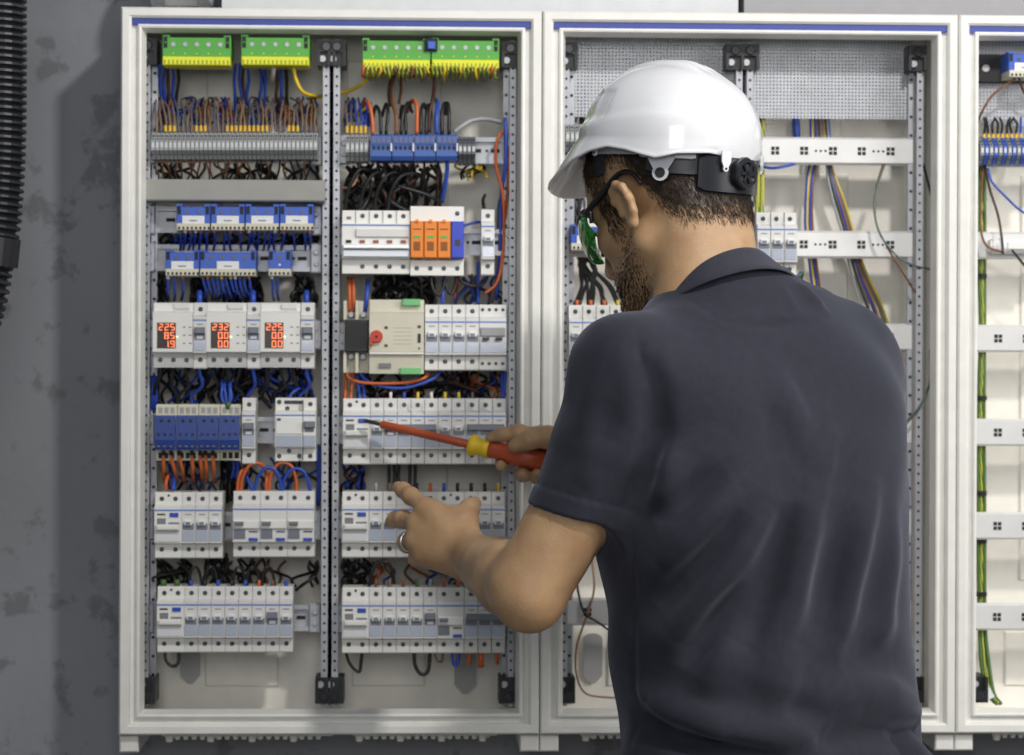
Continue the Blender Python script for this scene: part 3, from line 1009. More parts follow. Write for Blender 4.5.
# column beside the helmet
for i, px in enumerate((362, 431.2)):
    place('green', None, at(px, 37.5), ['green earth terminal block with striped wires beside the centre posts', 'green earth terminal block with striped wires beside the dividing frame'][i], 'terminal block', 'green earth terminals along the top')
t = root('busbar_tap', at(424.5, 38.5), 'small blue busbar tap between two green terminal blocks', 'terminal')
t.location.y = -0.143
MB().box(0, 13*K, -.004, 0, -12.5*K, 0, .0006).build('tap_frame', M_DARK, t)
MB().box(3*K, 11*K, -.008, -.003, -11*K, -3*K, .001).build('tap_plug', M_TBLUE, t)
for i in range(5):
    place('rterm', None, at(345.5+4.6*i, 132.5), 'narrow grey rail terminal beside the blue main terminals by the posts', 'terminal', 'grey rail terminals by the posts')
for i in range(4):
    place('mainblock', mk_mainblock, at(370.2+22*i, 133), f'{ORD[i]} blue main terminal from the centre posts with black cables above', 'terminal block', 'blue main terminals')
for i in range(4):
    place('rtermd', lambda: mk_rterm(mat('terminal_dark_grey', srgb(92, 96, 104), .45)), at(458.5+4.4*i, 134.5), 'narrow dark grey rail terminal after the blue main terminals', 'terminal', 'dark grey rail terminals')
place('mainswitch', mk_mainswitch, at(342, 210), 'five-pole main switch with glossy white bar beside the orange arrester', 'switch')
place('spd', mk_spd, at(410.3, 206), 'white surge arrester with three orange cartridges and a blue one', 'surge arrester')
place('p1', lambda: mk_breaker(1, 'on'), at(481.3, 209), 'lone single-pole breaker on the rail past the surge arrester', 'breaker')
place('blackcontactor', mk_blackcontactor, at(343.5, 300.5), 'black and beige power contactor beside the red dial switch', 'contactor')
place('transfer', mk_transfer, at(369.3, 299.5), 'beige transfer switch with red dial and green plugs', 'switch')
row(425, 304.5, ['p1']*4+['aux'], 'beside the beige transfer switch')
row(343, 398.5, ['rcd', 'p1', 'f1', 'j3', 'p1', 'p1', 'j3'], 'in the row behind the screwdriver')
row(342, 492, ['rcd']+['p1']*5+['rcd']+['p1']*3, 'in the row behind the bare hand')
row(342, 588, ['rcd']+['p1']*4+['f1', 'rcbo', 'j3'], 'in the lowest row under the bare hand')

# second cabinet
place('p3', lambda: mk_breaker(3, 'on'), at(757, 212), 'three-pole breaker alone on a white rail beside the shirt collar', 'breaker')
place('p4', lambda: mk_breaker(4, 'on'), at(569, 305), 'four-pole breaker low in front of the bearded chin', 'breaker')
place('tb34', None, at(571, 224), 'blue terminal block seen past the green safety glasses', 'terminal block')
for i in range(4):
    place('rterm', None, at(566+4.6*i, 122), 'narrow grey rail terminal peeping out past the helmet front', 'terminal', 'grey rail terminals past the helmet')
# third cabinet
p = W(978, 54, -0.10)
t = root('mounting_plate', (p.x, -0.092, p.z), 'black mounting plate over the perforated sheet at the photo edge', 'plate')
MB().box(0, .13, -.006, 0, -.038, 0, .001).build('plate_body', M_BLACK, t)
MB().disc(.011, -.019, -.0085, -.005, .0052, 12, .001).build('screw_head', M_DEVL, t)
place('tb34', None, at(1009, 51), 'blue terminal block on the black plate at the photo edge', 'terminal block')
for i in range(12):
    place('rtermb' if i % 2 else 'rtermg', (lambda: mk_rterm(M_TBLUE)) if i % 2 else (lambda: mk_rterm(mat('terminal_mid_grey', srgb(120, 124, 130), .45))), at(981.5+4.6*i, 136),
          'narrow blue rail terminal at the photo edge' if i % 2 else 'narrow grey rail terminal between the blue ones at the photo edge', 'terminal', 'blue and grey rail terminals at the photo edge')
p = W(992, 246, -0.108)
t = root('cable_connector', (p.x, -.108, p.z), 'white rounded connector lying on a rail at the photo edge', 'connector')
MB().tube([(0, 0, 0), (.003, 0, 0), (.052, 0, 0), (.056, 0, 0)], .0105, 16).build('connector_body', M_PAPER, t, smooth=False)
MB().tube([(-.004, 0, 0), (.0005, 0, 0)], .0085, 16).build('connector_cap', M_DEV, t)
MB().box(.018, .044, -.0118, -.008, -.005, .005, .001).build('connector_latch', M_DEVL, t)
# ------------------------------------------------------------------ wiring
WC = {
    'black': mat('wire_black', srgb(28, 28, 31), .45), 'blue': mat('wire_blue', srgb(42, 76, 176), .42), 'orange': mat('wire_orange', srgb(196, 98, 48), .45),
    'brown': mat('wire_brown', srgb(120, 78, 48), .5), 'dbrown': mat('wire_dark_brown', srgb(70, 44, 34), .5), 'tan': mat('wire_tan', srgb(120, 98, 80), .5), 'slate': mat('wire_slate', srgb(84, 86, 100), .5),
    'yellow': mat('wire_yellow', srgb(214, 184, 40), .45), 'grey': mat('cable_grey', srgb(158, 160, 164), .5), 'green': mat('wire_green', srgb(66, 98, 44), .5),
    'white': mat('cable_white', srgb(220, 220, 214), .5), 'copper': mat('wire_copper', srgb(150, 110, 84), .45), 'teal': mat('wire_grey_green', srgb(84, 106, 100), .5),
}
F_YEL = mat('ferrule_yellow', srgb(216, 176, 50), .45)


def stripes_material():
    m = bpy.data.materials.new('green_yellow_stripe')
    m.use_nodes = True
    nt = m.node_tree
    b = nt.nodes['Principled BSDF']; b.inputs['Roughness'].default_value = .45
    tc = nt.nodes.new('ShaderNodeTexCoord')
    w = nt.nodes.new('ShaderNodeTexWave'); w.bands_direction = 'X'; w.inputs['Scale'].default_value = 130; w.inputs['Distortion'].default_value = 1.2; w.inputs['Detail'].default_value = 0
    mp = nt.nodes.new('ShaderNodeMapping'); mp.inputs['Rotation'].default_value = (0, 0.12, 0.5)
    nt.links.new(tc.outputs['Object'], mp.inputs['Vector']); nt.links.new(mp.outputs['Vector'], w.inputs['Vector'])
    r = nt.nodes.new('ShaderNodeValToRGB'); r.color_ramp.interpolation = 'CONSTANT'
    r.color_ramp.elements[0].color = srgb(66, 106, 46)+(1,); r.color_ramp.elements[1].color = srgb(196, 188, 60)+(1,); r.color_ramp.elements[1].position = .55
    nt.links.new(w.outputs['Fac'], r.inputs['Fac']); nt.links.new(r.outputs['Color'], b.inputs['Base Color'])
    return m


WC['gy'] = stripes_material()


def wire(pts, col, rpx, label, group=None, k=5, n=6, name=None, cat='wire'):
    P = spline([W(*p) for p in pts], k)
    o0 = P[0].copy()
    names = {'gy': 'earth_wire'}
    o = MB().tube([p-o0 for p in P], rpx*K, n).build(name or names.get(col, 'wire'), WC[col], smooth=True, fix=False)
    o.location = o0
    return tag(o, label, cat, group)


def jit(a): return random.uniform(-a, a)


def ferrule(o, p, col, z0, z1, rpx):
    """sleeve on the end of a wire, from pixel row z0 to z1"""
    a = W(p[0], z0, p[1]); b = W(p[0], z1, p[1])
    f = MB().tube([a-o.location, b-o.location], rpx*K, 7).build('ferrule', col, o)
    return f


def tangle(x0, x1, y0, y1, n, cols, label, d=(-.085, -.03), r=1.6, sag=8):
    """a mass of thin wiring nobody could count, one object"""
    name = 'wire_tangle'
    allm = MB(); idx = []
    c0 = W((x0+x1)/2, (y0+y1)/2, -.06)
    for i in range(n):
        xa = random.uniform(x0, x1); xb = min(max(xa+random.gauss(0, 14), x0), x1)
        ya, yb = y0+random.uniform(-2, 3), y1+random.uniform(-3, 2)
        P = [(xa, ya, random.uniform(*d)), (min(max(xa+jit(sag), x0), x1), ya+(yb-ya)*.33, random.uniform(*d)), (min(max(xb+jit(sag), x0), x1), ya+(yb-ya)*.67, random.uniform(*d)), (xb, yb, random.uniform(*d))]
        nf = len(allm.f)
        allm.tube([p-c0 for p in spline([W(*p) for p in P], 4)], random.uniform(.75, 1.1)*r*K, 5)
        idx += [random.randrange(len(cols))]*(len(allm.f)-nf)
    o = allm.build(name, WC[cols[0]], smooth=True, fix=False)
    for c in cols[1:]: o.data.materials.append(WC[c])
    o.data.polygons.foreach_set('material_index', idx)
    o.location = c0
    return tag(o, label, 'wiring', None, 'stuff')


# --- ferruled wires rising from the long terminal row
for i in range(38):
    x = 152.4+4.4*i
    col = random.choice(['tan', 'tan', 'slate', 'brown', 'tan'])
    xx = x+jit(2)
    o = wire([(x, 131.5, -.126), (x+jit(.8), 121, -.124), (xx, 110+jit(2), -.112), (xx+jit(4), 101+jit(4), -.085), (xx+jit(7), 98, -.05)], col, 1.05, 'thin ferruled wire rising from the long grey terminal row', 'ferruled wires over the long terminal row')
    ferrule(o, (x, -.1262), F_YEL if (i % 7 in (3, 4, 5) or 16 < i < 24) else (WC['tan'] if i % 2 else WC['slate']), 131.5, 125.5, 1.5)
for i in range(26):
    x = 156+6.2*i+jit(2)
    wire([(x, 156, -.122), (x+jit(1), 163, -.118), (x+jit(4), 172, -.10), (x+jit(8), 184, -.06)], random.choice(['brown', 'brown', 'tan', 'copper']) if i < 16 or i % 3 == 0 else 'black', 1.0, 'thin brown or black wire dropping behind the grey trunking bar', 'wires dropping behind the trunking bar')
tangle(154, 316, 98, 126, 60, ['blue', 'tan', 'brown', 'blue'], 'tangle of blue and brown wiring behind the long terminal row', d=(-.09, -.04), r=1.2)
tangle(152, 318, 158, 184, 34, ['black'], 'dark wiring behind the grey trunking bar', d=(-.08, -.03))
# --- bundles under the green blocks
for (xs, grp) in (((161, 165, 169, 173, 177), 'bundle under the first green block'), ((236, 240, 244, 248), 'bundle between the green blocks'), ((260, 265, 276, 281, 286), 'bundle under the second green block')):
    for j, x in enumerate(xs):
        c = ['blue', 'blue', 'dbrown', 'blue', 'black'][j % 5]
        wire([(x+jit(1), 64, -.11), (x+jit(2), 80, -.09), (x+jit(2), 98, -.08), (x+jit(4), 112, -.07)], c, 1.7, f"{ {'blue':'blue','dbrown':'dark brown','black':'black'}[c]} wire in the {grp}", grp)
wire([(273.5, 60, -.12), (273.5, 72, -.115), (272, 80, -.09)], 'white', 2.2, 'short white cable end under the second green block')
wire([(293, 66, -.125), (296, 80, -.125), (303, 92, -.12), (316, 96, -.09), (330, 95, -.075), (348, 91, -.09), (362, 84, -.115), (373, 72, -.125)], 'yellow', 2.0, 'thick yellow cable looping behind the centre posts between green blocks')
# --- striped wires under the double green block
for i in range(34):
    x = 364+4.0*i
    wire([(x, 66, -.146), (x+jit(1), 70, -.147), (x+jit(1.6), 75+jit(2), -.14), (x+jit(3), 79+jit(3), -.115)], 'gy' if i % 4 else random.choice(['brown', 'yellow', 'orange']), 1.5, 'short striped earth wire plugged into the green blocks by the dividing frame', 'short earth wires under the green blocks')
# --- cables arching onto the blue main terminals
G = 'cables arching over the blue main terminals'
for pts, c, r, lb in (
    ([(373, 134, -.13), (372, 118, -.128), (369, 104, -.12), (364.5, 102, -.10), (362, 112, -.07)], 'orange', 2.0, 'orange cable arching over the blue main terminals beside the posts'),
    ([(381, 134, -.13), (380, 114, -.125), (376, 106, -.11), (373, 116, -.08)], 'black', 1.8, None),
    ([(386, 134, -.13), (388, 112, -.125), (386, 104, -.10), (382, 116, -.07)], 'black', 1.8, None),
    ([(396, 134, -.13), (396, 116, -.128), (393, 104, -.11), (391, 90, -.09), (394, 76, -.1)], 'brown', 2.0, 'brown cable rising from the blue main terminals to the green block'),
    ([(390, 106, -.09), (389, 92, -.085), (392, 74, -.1)], 'dbrown', 1.8, 'dark brown cable hanging under the green blocks beside a brown one'),
    ([(399, 104, -.08), (401, 90, -.085), (400, 74, -.1)], 'brown', 1.7, 'second brown cable hanging behind the blue main terminals'),
    ([(401, 134, -.13), (403, 114, -.125), (408, 103, -.11), (412, 112, -.08)], 'black', 1.9, None),
    ([(406, 134, -.13), (405, 116, -.125), (402, 106, -.1), (400, 118, -.07)], 'black', 1.8, None),
    ([(416.5, 134, -.13), (417, 112, -.128), (415, 101, -.115), (411, 102, -.1), (407, 112, -.07)], 'orange', 2.0, 'orange cable arching over the third blue main terminal'),
    ([(421, 134, -.13), (421, 112, -.12), (424, 104, -.1), (428, 116, -.07)], 'black', 1.9, None),
    ([(426, 134, -.13), (427, 112, -.12), (429, 105, -.1), (431, 118, -.07)], 'black', 1.9, None),
    ([(431.5, 66, -.145), (434.5, 82, -.13), (433, 98, -.12), (430, 112, -.12), (429, 132, -.125)], 'dbrown', 1.9, 'dark brown cable dropping from the small blue busbar tap'),
    ([(436.5, 134, -.13), (436.5, 118, -.13), (437.5, 104, -.115), (436, 100, -.09)], 'blue', 2.2, 'blue cable standing over the fourth blue main terminal'),
    ([(442, 134, -.13), (442, 112, -.125), (445, 103, -.11), (446, 114, -.08)], 'black', 2.0, None),
    ([(449, 134, -.13), (449, 112, -.125), (447, 103, -.11), (444, 114, -.08)], 'black', 2.0, None),
    ([(454, 132, -.12), (462, 126, -.12), (472, 120.5, -.115), (486, 119, -.11), (501, 122, -.10)], 'grey', 2.4, 'thick grey cable bending over the rail end by the dividing frame')):
    wire(pts, c, r, lb or 'black cable arching over the blue main terminals', G)
for i in range(5):
    x = 347+4.6*i
    o = wire([(x, 133, -.126), (x+jit(1), 122, -.123), (x+jit(2), 108, -.10), (x+jit(3), 98, -.07)], random.choice(['blue', 'tan', 'slate']), 1.1, 'thin ferruled wire over the short grey terminal row by the posts', 'ferruled wires by the posts')
    ferrule(o, (x, -.1262), F_YEL, 133, 126, 1.6)
tangle(345, 372, 100, 128, 14, ['blue', 'yellow', 'blue'], 'blue and yellow wiring over the short terminal row by the posts', d=(-.09, -.05), r=1.2)
for x in (378, 384, 402, 424):
    wire([(x, 158, -.125), (x+jit(1), 168, -.12), (x+jit(4), 178, -.1), (x+jit(6), 196, -.06)], 'black', 1.5, 'black wire dropping out of the blue main terminals', 'black wires below the blue main terminals')
wire([(447, 158, -.125), (447, 172, -.12), (445, 186, -.11), (442, 202, -.09)], 'blue', 2.2, 'blue cable dropping below the blue main terminals')
tangle(346, 440, 166, 214, 46, ['black', 'black', 'black', 'dbrown'], 'dense black wiring looping above the main switch', d=(-.10, -.03), r=2.0, sag=24)
for i in range(4):
    x = 352+jit(3)+13*i
    wire([(x-6, 212, -.10), (x-2, 190, -.115), (x+10, 172+jit(3), -.115), (x+28, 176, -.10), (x+34, 196, -.08), (x+32, 214, -.06)], 'black', 2.0, 'black cable looping in the mass above the main switch', 'black loops above the main switch')
wire([(338, 187, -.10), (346, 188, -.11), (354, 184, -.11), (359, 170, -.1), (358, 158, -.09)], 'copper', 1.2, 'thin copper coloured wire coming from behind the posts')
tangle(455, 490, 162, 178, 8, ['black', 'green', 'yellow'], 'small tangle of dark and yellow wiring below the dark grey terminals', d=(-.10, -.06))
# --- wires beside the dividing frame
wire([(506, 132, -.10), (500, 134, -.118), (496, 146, -.12), (496, 166, -.115), (502, 190, -.11), (504, 222, -.10), (502, 262, -.10), (496, 284, -.10), (484, 294, -.10)], 'orange', 1.6, 'long orange wire running down beside the dividing frame')
wire([(507, 146, -.1), (509, 160, -.11), (507, 196, -.10), (505, 228, -.09)], 'orange', 1.4, 'shorter orange wire hooked beside the dividing frame')
wire([(505, 118, -.11), (506, 140, -.116), (505, 168, -.114), (501, 200, -.10), (500, 250, -.09), (496, 300, -.08)], 'blue', 1.9, 'long blue wire running down beside the dividing frame')
wire([(503, 190, -.09), (498, 212, -.085), (499, 260, -.085), (492, 302, -.08)], 'slate', 1.4, 'slate coloured wire running down beside the dividing frame')
wire([(463, 226, -.12), (473, 223, -.115), (482, 222, -.11)], 'blue', 1.4, 'short blue wire between the surge arrester and the lone breaker')
wire([(484, 208, -.11), (483, 200, -.10), (485, 195, -.09)], 'black', 1.8, 'short black stub over the lone breaker')
# --- short blue wires under the labelled blue terminals
for b0 in (176, 210.5, 245, 279.5):
    for j in range(6):
        if (b0, j) in ((210.5, 1), (210.5, 4), (279.5, 1), (279.5, 3)): continue
        x = b0+4+5.2*j
        o = wire([(x, 229, -.138), (x+jit(.6), 234, -.136), (x+jit(1.2), 240, -.125), (x+jit(3), 250, -.09)], 'blue', 1.3, 'short blue wire under the labelled blue terminals by the trunking bar', 'short blue wires under the upper blue terminals')
        ferrule(o, (x, -.1382), random.choice([WC['orange'], WC['white'], WC['slate'], WC['tan']]), 229, 233, 1.5)
for xs, e in (((168, 175, 183), 0), (tuple(203+4.6*i for i in range(11)), 4), ((272, 277), 2)):
    for x in xs:
        o = wire([(x, 274, -.138), (x+jit(.6), 280, -.136), (x+e*.6+jit(1), 290, -.125), (x+e+jit(2), 294+jit(2), -.11), (x+e+jit(3), 300, -.07)], 'blue', 1.5, 'blue wire curving down from the blue terminals above the meters', 'blue wires above the meters')
        ferrule(o, (x, -.1382), random.choice([WC['orange'], WC['white'], WC['slate'], F_YEL]), 274, 279, 1.6)
tangle(158, 318, 232, 252, 46, ['black', 'black', 'blue'], 'dark wiring behind the short blue wires', d=(-.085, -.03), r=1.7)
for (a, b) in ((158, 166), (192, 206), (224, 240), (246, 262), (292, 316)):
    tangle(a, b, 276, 304, 9, ['black'], f'black wiring above the meters {["by the wall", "over the first slim breaker", "over the 232 meter", "over the second slim breaker", "by the posts"][(158,192,224,246,292).index(a)]}', d=(-.10, -.04), r=1.9)
for x, w_ in ((199.5, 'first'), (253, 'second'), (306.5, 'third')):
    wire([(x, 304, -.132), (x, 297, -.132), (x, 292, -.125)], 'blue', 3.0, f'short thick blue end over the {w_} slim breaker in the meter row', 'blue wire ends over the meter row')
# --- below the meters
for m0 in (153, 206.7, 260.5):
    for j, c in enumerate(('black', 'black', 'black', 'blue')):
        x = m0+7+13*j
        wire([(x, 364, -.13), (x+jit(1), 374, -.128), (x+jit(5), 386, -.115), (x+jit(8), 396, -.10), (x+jit(6), 408, -.09)], c, 1.9, f'{c} wire hanging from the meter row toward the contactor row', f'{c} wires under the meters')
for i, x in enumerate((222, 225.5, 229, 231)):
    wire([(x, 380, -.11), (x+jit(1), 388, -.125), (x+jit(1), 398, -.128), (228+jit(2), 408, -.128)], 'blue', 1.6, 'blue wire in the bundle entering the fourth contactor', 'blue bundle into the fourth contactor')
wire([(228, 402, -.131), (228, 409, -.131)], 'green', 3.2, 'short green sleeve on top of the fourth contactor', name='wire_sleeve')
for i in range(3):
    wire([(151+1.9*i, 366, -.08), (152.5+2*i, 384, -.10), (152+2*i, 400, -.10), (152.5+1.5*i, 424, -.08)], 'blue', 1.6, 'blue wire running down between the wall-side post and the contactors', 'blue wires beside the contactors')
tangle(158, 316, 368, 404, 46, ['black', 'black', 'black', 'blue'], 'black wiring behind the space under the meters', d=(-.09, -.03), r=1.8, sag=12)
wire([(288, 406, -.125), (290, 396, -.125), (296, 390, -.12), (302, 388, -.10)], 'blue', 1.5, 'blue wire curling into the three-module breaker')
wire([(281, 404, -.11), (279, 392, -.1), (283, 380, -.09)], 'black', 1.7, 'black wire above the three-module breaker')
# --- orange tails under the contactors
for i, x in enumerate((163.5, 171, 179.5, 192, 200, 205.5, 213)):
    s = (0, 5, 4, 1, 2, 1, 1)[i]
    wire([(x, 455, -.132), (x+s*.2, 461, -.132), (x+s*.7, 470, -.126), (x+s, 476, -.11), (x+s+1, 482, -.08)], 'orange', 2.0, f'{ORD[i]} orange tail from the wall hanging under the blue contactors', 'orange tails under the blue contactors')
    wire([(x, 447, -.131), (x, 455.5, -.1325)], 'black', 2.4, f'black sleeve over the {ORD[i]} orange tail', 'black sleeves under the contactors', name='wire_sleeve')
wire([(166, 490, -.128), (166, 482, -.128), (169, 474, -.115)], 'orange', 1.9, 'orange wire bent into the breaker nearest the bare wall')
wire([(173, 490, -.128), (174, 482, -.12), (172, 472, -.1)], 'blue', 2.2, 'blue wire entering the residual current breaker under the contactors')
wire([(152.5, 438, -.08), (151.5, 462, -.09), (152, 490, -.09), (153, 510, -.08)], 'orange', 1.5, 'orange wire running down the wall-side post')
wire([(187, 490, -.128), (189, 483, -.128), (195, 484, -.12), (200, 491, -.11)], 'black', 1.7, 'black wire arching onto the first slim breaker under the contactors')
wire([(203, 490, -.128), (205, 482, -.128), (211, 484, -.12), (216, 490, -.11)], 'black', 1.7, 'black wire arching onto the last slim breaker under the contactors')
for x in (231, 235):
    wire([(x, 455, -.11), (x+3, 466, -.11), (x+1, 478, -.10)], 'blue', 1.8, 'blue wire hanging below the fourth contactor', 'blue wires below the fourth contactor')
tangle(156, 240, 462, 492, 12, ['black', 'black', 'blue'], 'dark wiring behind the orange tails', d=(-.07, -.03))
tangle(222, 240, 440, 500, 12, ['black'], 'black wiring beside the lone slim breaker', d=(-.09, -.04), r=2)
G = 'wire arches over the double breakers'
for pts, c, lb in (([(237.5, 493, -.13), (238, 482, -.131), (241, 472, -.13), (246, 468, -.12)], 'orange', 'orange wire bent beside the first orange arch'),
                   ([(241, 493, -.13), (242, 480, -.132), (248, 467, -.134), (256, 463, -.134), (263, 466, -.13), (267, 476, -.12)], 'orange', 'first orange arch over the double breakers'),
                   ([(266, 493, -.13), (266.5, 480, -.132), (268, 474, -.12)], 'orange', 'orange wire standing at the foot of both orange arches'),
                   ([(269, 493, -.13), (270, 478, -.132), (277, 465, -.134), (285, 463, -.134), (292, 467, -.134), (296, 480, -.132), (296.5, 493, -.13)], 'orange', 'second orange arch over the double breakers'),
                   ([(245, 470, -.11), (248, 480, -.122), (254, 492, -.13)], 'blue', 'blue wire slanting into the first double breaker'),
                   ([(254, 493, -.13), (257, 480, -.133), (263, 470, -.135), (269, 467.5, -.135), (276, 471, -.135), (280, 481, -.133), (281.5, 493, -.13)], 'blue', 'first blue arch over the double breakers'),
                   ([(282, 493, -.128), (284, 480, -.133), (290, 471, -.135), (297, 468.5, -.135), (304, 472, -.135), (308, 482, -.133), (310.5, 493, -.13)], 'blue', 'second blue arch over the double breakers')):
    wire(pts, c, 1.8, lb, G)
for i in range(3):
    wire([(318+1.2*i, 420, -.08), (317+1.4*i, 450, -.09), (318+i, 480, -.085), (317+i, 506, -.08)], 'blue', 1.4, 'blue wire running down the post beside the double breakers', 'blue wires on the post')
tangle(244, 318, 458, 494, 10, ['black', 'blue'], 'dark wiring behind the wire arches', d=(-.07, -.03))
# --- black loops over the lowest rows
for x in (189, 205, 233, 247, 262):
    wire([(x, 588, -.128), (x+1, 574, -.130), (x+5, 567, -.130), (x+10, 571, -.126), (x+13.5, 588, -.125)], 'black', 1.6, 'black loop between neighbouring breakers in the lowest row by the wall', 'black loops over the lowest wall-side row')
for i in range(8):
    x = 191+13.6*i
    wire([(x, 588, -.13), (x, 580, -.13)], ['blue', 'black', 'blue', 'black', 'blue', 'orange', 'brown', 'blue'][i], 1.9, f'short sleeve on the {ORD[i]} slim breaker of the lowest wall-side row', 'sleeves over the lowest wall-side row', name='wire_sleeve')
for i, x in enumerate((163.5, 177)):
    wire([(x, 588, -.131), (x, 579.5, -.131)], 'green', 3.2, ['green sleeve at the wall end of the lowest row', 'green sleeve second from the wall in the lowest row'][i], 'green sleeves', name='wire_sleeve')
tangle(154, 190, 560, 588, 12, ['black'], 'black wiring over the lowest row beside the wall', d=(-.10, -.04), r=2, sag=12)
tangle(205, 318, 560, 586, 22, ['black', 'black', 'brown', 'dbrown'], 'black and brown wiring over the lowest wall-side row', d=(-.085, -.03), r=1.7)
tangle(210, 228, 556, 590, 8, ['black'], 'thick black bundle behind the lowest wall-side row', d=(-.10, -.06), r=2.2, sag=4)
wire([(165, 650, -.128), (166, 660, -.13), (172, 666, -.13), (178, 663, -.13), (179, 650, -.128)], 'black', 1.8, 'black loop hanging under the lowest row by the wall')
wire([(296, 590, -.08), (304, 584, -.1), (316, 576, -.1)], 'black', 1.8, 'black wire running behind the posts at the end of the lowest row')
# --- second column, between the rows
for i, x in enumerate((349.5, 353.5)):
    wire([(x-1, 278, -.1), (x, 290, -.125), (x, 312, -.125)], 'orange', 1.9, 'orange wire entering the black power contactor', 'orange wires into the power contactor')
wire([(368, 280, -.1), (367, 292, -.125), (365, 312, -.125)], 'blue', 2.2, 'blue wire entering the black power contactor')
tangle(374, 434, 274, 304, 34, ['black'], 'black wiring between the main switch and transfer switch', d=(-.11, -.03), r=2.1)
for p in ([(431, 273, -.128), (432, 286, -.13), (438, 295, -.13), (443, 288, -.128), (445, 273, -.128)], [(444, 273, -.124), (446, 286, -.126), (451, 294, -.126), (455, 286, -.124), (457, 273, -.124)],
          [(457, 273, -.12), (462, 282, -.12), (474, 286, -.118), (484, 283, -.118), (489, 272, -.12)]):
    wire(p, 'black', 1.7, 'black loop hanging between the arrester and the breakers', 'black loops below the arrester')
wire([(443, 280, -.11), (443, 292, -.125), (442, 304, -.126)], 'blue', 1.9, 'blue wire behind the black loops under the arrester')
wire([(478, 262, -.09), (478, 284, -.095), (478, 304, -.10)], 'blue', 1.6, 'blue wire between the arrester and the lone breaker')
wire([(500, 276, -.09), (494, 288, -.10), (490, 302, -.1)], 'dbrown', 1.6, 'dark brown wire beside the orange wire by the dividing frame')
tangle(455, 510, 276, 306, 12, ['black', 'blue', 'orange', 'slate'], 'mixed wiring over the relay by the dividing frame', d=(-.085, -.04))
wire([(346, 370, -.12), (349, 378, -.13), (362, 382.5, -.135), (386, 383.5, -.135), (410, 382, -.135), (424, 378, -.13), (429, 372, -.12)], 'orange', 1.6, 'orange wire sagging under the transfer switch')
wire([(359, 370, -.12), (365, 379, -.128), (380, 386, -.132), (402, 388, -.132), (420, 384, -.13), (434, 378, -.125), (442, 370, -.12)], 'blue', 1.6, 'blue wire sagging under the transfer switch')
for x, c in ((345.5, 'orange'), (352, 'orange'), (358, 'blue'), (363, 'blue'), (502, 'blue'), (505, 'blue')):
    wire([(x+jit(1), 372, -.11), (x+jit(1), 384, -.115), (x+jit(2), 400, -.12)], c, 1.8, f"{c} wire standing {'by the centre posts' if x < 400 else 'by the dividing frame'} over the screwdriver row", f'{c} wires over the screwdriver row')
tangle(372, 420, 384, 402, 12, ['black', 'dbrown'], 'dark wiring over the screwdriver row', d=(-.10, -.04))
tangle(440, 505, 372, 400, 18, ['blue', 'black', 'dbrown', 'orange'], 'mixed wiring over the screwdriver row by the dividing frame', d=(-.09, -.03))
tangle(344, 506, 372, 400, 22, ['black'], 'black wiring behind the sagging orange wire', d=(-.06, -.025), sag=16)
for i in range(10):
    x = 377+13.6*i
    wire([(x, 400, -.13), (x, 392, -.13)], ['black', 'white', 'blue', 'yellow', 'white', 'yellow', 'yellow', 'slate', 'black', 'brown'][i], 1.6, f'short wire sleeve over the {ORD[i]} slim breaker in the screwdriver row', 'sleeves over the screwdriver row', name='wire_sleeve')
for i in range(10):
    x = 376+13.6*i
    wire([(x, 493, -.13), (x, 483, -.13)], ['grey', 'tan', 'black', 'black', 'orange', 'blue', 'black', 'black', 'black', 'yellow'][i], 1.8, f'short wire sleeve over the {ORD[i]} slim breaker behind the bare hand', 'sleeves over the hand row', name='wire_sleeve')
for x in (389, 394, 399, 410, 415):
    wire([(x, 463, -.125), (x+jit(1), 474, -.12), (x+jit(1.5), 490, -.12)], 'black', 1.9, 'black wire running straight down over the bare hand', 'straight black wires over the hand')
tangle(342, 366, 466, 494, 8, ['black', 'dbrown', 'blue'], 'dark wiring over the hand row beside the posts', d=(-.10, -.04), r=1.9)
wire([(369, 590, -.126), (371, 574, -.13), (377, 563, -.13), (386, 562, -.13), (392, 570, -.128), (394, 584, -.125)], 'black', 1.8, 'black loop over the lowest row below the bare hand')
tangle(343, 372, 560, 590, 14, ['black'], 'black wiring over the lowest row beside the posts', d=(-.11, -.04), r=2, sag=14)
tangle(372, 480, 562, 588, 16, ['black', 'black', 'brown', 'blue', 'orange'], 'mixed wiring over the lowest row below the hand', d=(-.10, -.03), r=1.6)
for i in range(10):
    x = 376+13.6*i
    wire([(x, 589, -.13), (x, 579, -.13)], ['brown', 'tan', 'brown', 'green', 'grey', 'orange', 'orange', 'blue', 'blue', 'black'][i], 1.7, f'short wire sleeve over the {ORD[i]} slim breaker in the lowest row below the hand', 'sleeves over the lowest row', name='wire_sleeve')
